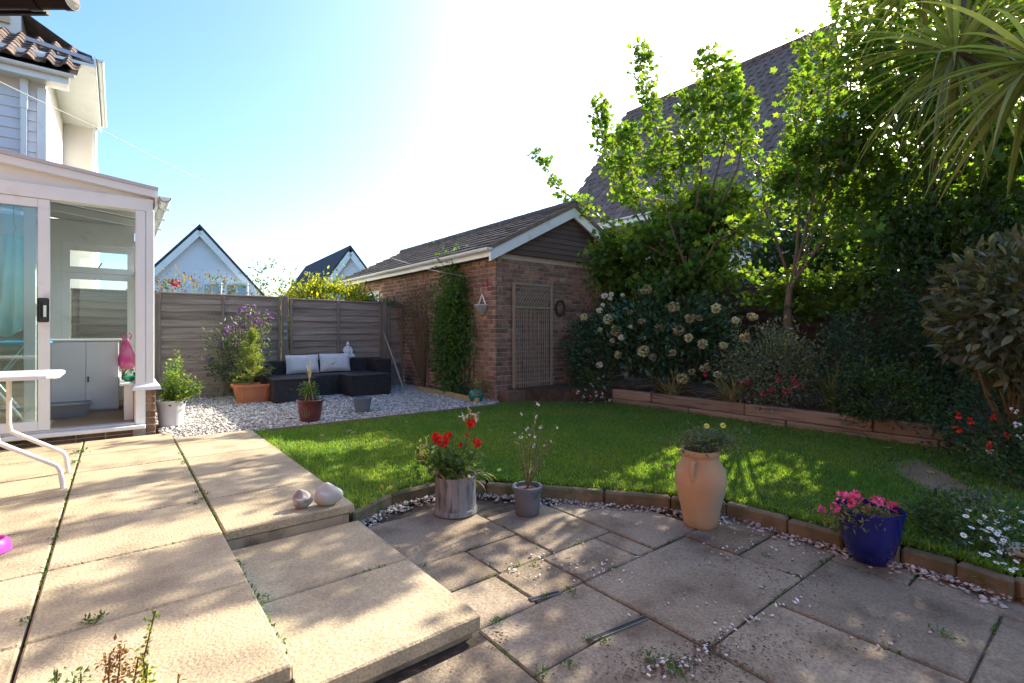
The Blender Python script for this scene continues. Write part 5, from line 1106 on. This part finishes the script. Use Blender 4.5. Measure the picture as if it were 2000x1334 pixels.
dy, P3 = shrub('daisy_plant', 'sprawling daisy plant with many white flowers by the curved edging', (3.68, .50, .0), (.32,.34,.15), 2600, .032, L_mid, 'plant', m2=L_dark, clumps=40, z0=-.12)
DH = daisyhead('daisy', .0165, mat('daisy_petal', (.78,.78,.76), rough=.6), mat('daisy_centre', (.45,.28,.03), rough=.8))
for _ in range(70):
    u, v = random.gauss(1950, 34), random.gauss(1050, 34)
    if u > 1880: put('daisy', DH, dy, atd(u, v, 2.55+random.gauss(0, .10)-(v-1050)*.003), random.uniform(.7, 1.1), (random.uniform(-.1, .8), random.uniform(-.3, .3), -AZ))
strappy('plantain_weed', 'broad leaved weed rosette on the paving corner by the daisies', onz(1955, 1155, -.19), 12, .10, .18, .035, L_strap, droop=(.5, .9), upz=(.4, 1.2))
lb = onz(1992, 1135, -.19); t = thing('stone_on_pot', lb, 'pale rounded stone balanced on an upturned terracotta pot by the daisies', 'ornament')
MB().lathe([(.06,0), (.05,.10), (.055,.102), (.05,.125)], lb, 20).build('pot', M_tc, t, smooth=True); MB().ball(lb+Vector((0,0,.155)), .055, 14, 10, (1.1,1,.6)).build('stone', mat('pale_stone', (.5,.5,.5)), t, smooth=True)
# --- laurel: 300 single leaves and an inner mass
lc = np.array([5.5, .50, 1.22]); lr = np.array([.55, .62, .58])
la = thing('laurel', (5.6, .6, BZ), 'big laurel bush with large glossy olive leaves at the end of the bed', 'shrub')
def leafmesh(L, w):
    mb = MB(); pr = [(0,.02), (.2,.7), (.45,1), (.75,.7), (1,0.0)]; V = []
    for t, a in pr:
        z = -.18*t*t*L
        V += [(t*L, -a*w/2, z+a*w*.14), (t*L, 0, z), (t*L, a*w/2, z+a*w*.14)]
    Fc = []
    for i in range(4): b = 3*i; Fc += [(b, b+3, b+4, b+1), (b+1, b+4, b+5, b+2)]
    me = bpy.data.meshes.new('leaf'); me.from_pydata(V, [], Fc); me.polygons.foreach_set('use_smooth', [True]*len(Fc)); me.materials.append(L_laur); return me
LM = [leafmesh(.115, .046), leafmesh(.095, .038), leafmesh(.13, .05)]
cd = np.array([-lc[0], -lc[1], CH-lc[2]]); cd /= np.linalg.norm(cd)
k = 0
while k < 300:
    d_ = rdir(1)[0]
    if d_ @ cd < -.25: continue
    p = lc+d_*lr*random.uniform(.72, 1.05); e = unit((d_*.8+rng.normal(size=3)*.75+np.array([0, 0, .35]))[None])[0]
    put('leaf', LM[k % 3], la, Vector(p), random.uniform(.75, 1.15), (Vector(e).to_track_quat('X', 'Z') @ Matrix.Rotation(random.uniform(-1.6, 1.6), 4, 'X').to_quaternion()).to_euler()); k += 1
n = 2600; P = lc+rdir(n)*lr*(rng.random((n, 1))**.4)*1.0; out = unit(P-lc)
stuff(np_obj('inner_foliage', *leaves(P, unit(out+rdir(n)*.8), rng.uniform(.08, .13, n), .042), L_lauri, la))
stems(la, (5.6, .6, BZ), [Vector(P[i]) for i in range(22)], .014)
# ================================================================== TREES
def syc(name, label, base, trunkpts, shoots, masses, leafL=.095, per=115):
    t = thing(name, base, label, 'tree')
    MB().tube(trunkpts, [.075*(1-.55*i/(len(trunkpts)-1)) for i in range(len(trunkpts))], 10).build('trunk', M_bark, t, smooth=True)
    br = MB(); Ps, Ds, Ls = [], [], []
    for pts, jit, dens, t0 in shoots:
        n_ = len(pts); br.tube(pts, [.02*(1-.85*i/(n_-1)) for i in range(n_)], 6)
        L_ = sum((pts[i+1]-pts[i]).length for i in range(n_-1)); k = int(per*L_*dens); pn_ = np.array([tuple(p) for p in pts]); nn_ = max(4, int(L_*(1-t0)/.13)); node = rng.integers(0, nn_, k); tt = (t0+(1-t0)*(node+.5)/nn_)*(n_-1); ii = np.minimum(tt.astype(int), n_-2); ff = (tt-ii)[:, None]; off = rng.normal(size=(nn_, 3))[node]*.035
        j = rng.normal(size=(k, 3))*(jit*(1.25-.5*node/nn_))[:, None]*np.array([1, 1, .55]); q = pn_[ii]*(1-ff)+pn_[ii+1]*ff+off+j
        Ps.append(q); Ds.append(unit(j/ (np.linalg.norm(j, axis=1, keepdims=True)+1e-9)+rdir(k)*.6+np.array([0,0,.1]))); Ls.append(leafL*rng.uniform(.45, 1.25, k))
    br.build('branch', M_bark, t, smooth=True)
    stuff(np_obj('crown', *lobed(np.concatenate(Ps), np.concatenate(Ds), np.concatenate(Ls)), L_syc, t))
    for c, r, n_, cl, cs in masses:
        P = blob(n_, c, r, cl, cs, .25); stuff(np_obj('crown', *lobed(P, rdir(n_, .0), leafL*rng.uniform(.5, 1.25, n_)), L_syc, t))
    return t
def V3(u, v, X): return onx(u, v, X)
def shoot(*pp): 
    pts = [V3(*p) for p in pp]; out = []
    for a, b in zip(pts[:-1], pts[1:]): out += bend(a, b, .03, 4)[:-1]
    return out+[pts[-1]]
bA = Vector((6.95, 4.35, BZ))
shA = [(shoot((1330,520,6.9), (1300,330,6.9), (1268,200,6.85), (1250,92,6.8)), .075, 1.5, .35), (shoot((1320,540,6.8), (1230,400,6.7), (1180,290,6.6), (1172,192,6.6)), .085, 1.7, .35),
       (shoot((1340,520,7.0), (1370,330,7.0), (1382,210,7.0), (1380,104,6.95)), .085, 1.7, .35), (shoot((1350,520,7.1), (1410,300,7.1), (1425,200,7.1), (1414,122,7.1)), .07, 1.2, .4), (shoot((1330,500,6.8), (1330,360,6.7), (1340,270,6.7), (1342,175,6.7)), .08, 1.4, .35),
       (shoot((1320,520,6.7), (1245,400,6.6), (1230,300,6.6), (1226,238,6.6)), .11, 1.9, .3), (shoot((1300,500,6.6), (1180,430,6.5), (1095,370,6.45), (1036,288,6.4)), .045, .75, .35),
       (shoot((1360,500,7.1), (1440,330,7.1), (1452,230,7.0), (1446,180,7.0)), .08, 1.2, .4), (shoot((1340,520,6.6), (1300,400,6.5), (1290,330,6.5), (1300,270,6.5)), .11, 1.7, .2), (shoot((1340,560,6.6), (1400,470,6.3), (1450,440,6.1), (1500,450,6.0)), .08, .7, .3)]
syc('sycamore_tree', 'young sycamore with upright shoots above the garage gable', bA, [bA, V3(1335,680,6.95), V3(1342,600,6.9), V3(1330,520,6.9)], shA,
    [((6.9, 4.85, 2.5), (.7, .9, .5), 3000, 36, .17), ((6.75, 5.6, 2.2), (.5, .42, .7), 2600, 40, .2), ((7.4, 4.2, 2.9), (.45, .7, .55), 3400, 40, .2), ((6.7, 4.3, 1.85), (.5, 1.1, .35), 1900, 36, .2)])
bB = Vector((7.0, 2.95, BZ))
shB = [(shoot((1545,560,6.9), (1560,350,6.9), (1566,200,6.85), (1570,66,6.8)), .10, 1.6, .2), (shoot((1545,560,6.8), (1590,380,6.7), (1612,240,6.7), (1622,110,6.7)), .11, 1.6, .25), (shoot((1545,560,7.0), (1500,430,7.0), (1490,360,7.0), (1480,300,7.0)), .12, 1.2, .2),
       (shoot((1545,560,6.6), (1600,480,6.4), (1650,440,6.2), (1690,450,6.1)), .1, 1.2, .2), (shoot((1548,560,6.9), (1640,330,6.9), (1660,220,6.9), (1668,100,6.9), (1675,-60,6.9)), .12, 1.5, .2), (shoot((1548,560,7.1), (1700,300,7.1), (1730,150,7.1), (1750,-40,7.1)), .13, 1.4, .2)]
syc('maple_tree', 'leafy maple with tall backlit stems beside the cordyline', bB, [bB, V3(1540,690,6.95), V3(1538,600,6.9), V3(1545,540,6.9)], shB,
    [((7.1, 2.5, 3.2), (.5, .6, .5), 2300, 26, .17), ((7.3, 2.6, 1.6), (.5, .9, .3), 2000, 26, .18), ((7.3, 1.9, 2.6), (.45, .5, .7), 2400, 30, .2)], leafL=.085)
bC = Vector((7.6, 1.3, BZ))
syc('tall_maple', 'taller maple behind the cordyline whose crown leaves the picture', bC, [bC, Vector((7.5,1.4,1.6)), Vector((7.4,1.5,3.0)), Vector((7.3,1.5,4.4))],
    [(bend((7.4,1.5,2.6), e, .1, 6), .16, 1.0, .2) for e in ((6.6,2.1,4.9), (7.0,1.0,5.6), (6.5,.9,4.6), (7.6,2.3,5.4), (6.3,1.7,5.9), (7.2,.3,4.8))],
    [((7.2, 1.35, 4.2), (.9, 1.2, 1.1), 4200, 46, .2), ((7.4, .9, 2.5), (.6, .9, .8), 3600, 40, .2)], leafL=.10)
# --- cordyline palm: every blade its own
def cordyline(name, label, base, heads):
    t = thing(name, base, label, 'palm'); M_ct = mat('cordyline_trunk', (.09,.07,.055), (.13,.105,.08), rough=.95, scale=8, stretch=(2,2,5), bump=.8, bscale=30)
    for h, n_, L0, L1, w in heads:
        MB().tube([base, base+Vector((.02,.1,1.2)), base+Vector((.05,.2,2.3)), (base+Vector((.05,.3,2.7))).lerp(h, .35)-Vector((0,0,.1)), h], [.06,.055,.05,.042,.04], 10).build('trunk', M_ct, t, smooth=True)
        for i in range(n_):
            a = rng.uniform(0, 6.28); e = rng.uniform(-1.1, 1.0); D = unit(np.array([[math.cos(a), math.sin(a), e]]))
            np_obj('blade', *blades(np.array([tuple(h)])+D*.05, D, rng.uniform(L0, L1), w*rng.uniform(.7, 1.2), droop=rng.uniform(.3, .95), seg=8), L_cord, t)
    return t
hc = onx(1868, 105, 5.9); hc2 = onx(2030, 120, 5.3)
cordyline('cordyline', 'tall cordyline palm with long arching blades above the laurel', Vector((5.75, -.05, BZ)), [(hc, 150, .9, 1.3, .034), (onx(1800, -60, 6.1), 90, .8, 1.2, .032)])
cordyline('cordyline', 'cordyline palm with drooping straw tipped blades at the picture side of the laurel', Vector((5.5, -.3, BZ)), [(hc2, 95, .9, 1.25, .042)])
# ================================================================== WEEDS
def weed(u, v, z, s, m, n=22, tall=.3):
    p = onz(u, v, z); t = thing('weed', p, 'small green weed sprouting from a joint of the sunny upper terrace' if z > -.1 else 'small green weed sprouting among the worn lower paving and its pebbles', 'weed', 'weeds on the upper terrace' if z > -.1 else 'weeds on the lower paving')
    s *= .55; P = np.array([tuple(p)]*n)+rng.normal(size=(n, 3))*np.array([s*.5, s*.5, 0])+np.abs(rng.normal(size=(n, 3)))*np.array([0, 0, s*tall])
    stuff(np_obj('foliage', *leaves(P, rdir(n, .5), rng.uniform(.5, 1.1, n)*s*.7, s*.28), m, t))
for u, v, s in ((155,885,.10), (148,905,.07), (343,868,.05), (352,886,.05), (360,905,.05), (385,962,.055), (395,975,.05), (400,965,.04), (110,1050,.04), (175,1216,.06), (190,1212,.05), (380,985,.03), (50,1214,.04), (600,850,.05), (320,850,.05), (360,850,.04), (520,1168,.04)): weed(u, v, .0, s, L_mid)
for u, v, s in ((1300,985,.13), (1450,1000,.08), (1120,1160,.05), (1045,1100,.04), (1065,1165,.04), (1060,1318,.06), (1110,1300,.05), (1320,1310,.08), (1270,1290,.06), (1010,1100,.03), (1550,1045,.05), (1605,1100,.05), (1840,1240,.06), (830,1105,.04), (1480,990,.10), (1570,1035,.06), (970,1215,.05), (1180,1255,.05), (1860,1110,.06), (1900,1130,.07), (1150,1250,.04), (1495,1085,.04), (740,1010,.05)): weed(u, v, -.186, s, L_mid)
yw = thing('yellow_weed', onz(14, 872, 0), 'bright yellow green weed clump at the conservatory sill', 'weed')
p = onz(14, 872, 0); P = np.array([tuple(p)]*160)+rng.normal(size=(160, 3))*np.array([.12, .04, 0])+np.abs(rng.normal(size=(160, 3)))*np.array([0, 0, .05]); stuff(np_obj('foliage', *leaves(P, rdir(160, .5), rng.uniform(.03, .06, 160), .025), L_gold, yw))
# dry seed heads rising in front of the terrace
dw = thing('dry_weed', atd(220, 1428, 1.31), 'dry brown and yellow weed stems with small leaves at the terrace edge', 'plant')
M_dl = leafmat('leaf_dead_brown', (.14,.07,.035), (.2,.11,.05), trans=.3)
for pts, m, k, jit in (([(300,1428), (285,1330), (280,1290), (292,1240), (304,1192)], L_lime, 60, .006), ([(230,1428), (228,1340), (234,1300), (234,1262)], M_dl, 90, .010), ([(215,1428), (212,1340), (214,1280)], M_dl, 70, .009), ([(250,1428), (262,1330), (270,1285)], L_dry, 80, .011), ([(108,1428), (110,1340), (112,1308)], L_mid, 40, .009), ([(160,1428), (158,1340), (158,1316)], L_mid, 36, .010), ([(350,1428), (346,1360), (349,1316)], M_dl, 14, .004), ([(290,1428), (284,1350), (288,1300)], L_gold, 60, .012)):
    q = [atd(u, v, 1.31) for u, v in pts]; MB().tube(q, .0022, 5).build('stem', M_twig, dw)
    P, d_, j = alongpath(k, q, jit, .25, 1); stuff(np_obj('foliage', *leaves(P, rdir(k, .4), rng.uniform(.009, .02, k), .008), m, dw))

# dark hedge closing the view beyond the far fence
shrub('conifer_hedge', 'tall dark conifer hedge beyond the brown fence behind the laurel', (9.6, 1.4, 1.75), (.6, 4.0, 2.05), 38000, .15, L_dark, 'hedge', clumps=300, cs=.16, shell=.35, z0=-.3, stemn=12)

# moss and tiny weeds running along the joints, fallen leaves on the lawn
mp = []
def run(a, b, z, k):
    a = np.array(a, float); b = np.array(b, float); L_ = np.linalg.norm(b-a); t0 = rng.random()*.7; t1 = min(1, t0+rng.uniform(.1, .45)); t = rng.uniform(t0, t1, int(k*L_))[:, None]
    q = a*(1-t)+b*t+rng.normal(size=(len(t), 2))*.006; mp.append(np.concatenate([q, np.full((len(t), 1), z)], 1))
for x in xs[2:6]:
    for _ in range(5): run((x, 1.7), (x, 5.95), -.012, 22)
for yv in ys[1:-1]:
    for _ in range(2): run((-1.6, yv), (.44 if yv < 2.95 else 1.12, yv), -.012, 26)
for x0, x1, y0, y1 in low:
    run((x0, y0), (x1, y0), -.2, 60); run((x1, y0), (x1, y1), -.2, 60)
run((.46, 2.318), (1.15, 2.318), -.11, 90); run((1.185, 1.7), (1.185, 3.0), -.19, 120); run((.44, 1.7), (.44, 3.0), -.1, 60)
mp = np.concatenate(mp); k = len(mp)
o = stuff(np_obj('joint_moss', *leaves(mp, rdir(k, .7), rng.uniform(.008, .024, k), rng.uniform(.005, .011, k)), L_mid)); tag(o, 'moss and tiny seedlings lining the paving joints', 'moss')
k = 900; fx = rng.uniform(1.3, 5.9, k); fy = rng.uniform(0, 5.9, k); q = inpoly(fx, fy, LAWN); fx, fy = fx[q], fy[q]; k = len(fx)
cl_ = np.stack([fx, fy, lawnz(fx, fy)+.012], 1); rep = np.repeat(cl_, 5, 0)+rng.normal(size=(5*k, 3))*np.array([.022, .022, .003])
o = stuff(np_obj('lawn_clover', *leaves(rep, rdir(5*k, .3)*np.array([1, 1, .4]), rng.uniform(.014, .03, 5*k), rng.uniform(.01, .016, 5*k)), L_blue)); tag(o, 'clover and broad leaved weeds dotted through the lawn', 'clover')
k = 46; fx = rng.uniform(1.4, 5.7, k); fy = rng.uniform(.3, 5.7, k); q = inpoly(fx, fy, LAWN); fx, fy = fx[q], fy[q]; k = len(fx)
o = stuff(np_obj('fallen_leaves', *lobed(np.stack([fx, fy, lawnz(fx, fy)+.03], 1), unit(rng.normal(size=(k, 3))*np.array([1, 1, .2])), rng.uniform(.03, .07, k), N=unit(rng.normal(size=(k, 3))*.4+np.array([0, 0, 1]))), L_dry)); tag(o, 'dry brown leaves fallen on the lawn', 'leaves')

strappy('montbretia_clump', 'upright green sword leaves behind the trailing shrub in the bed', Vector((6.35, 2.15, BZ)), 40, .45, .8, .022, L_strap, spread=.6, droop=(.25, .7), upz=(1.0, 2.4))
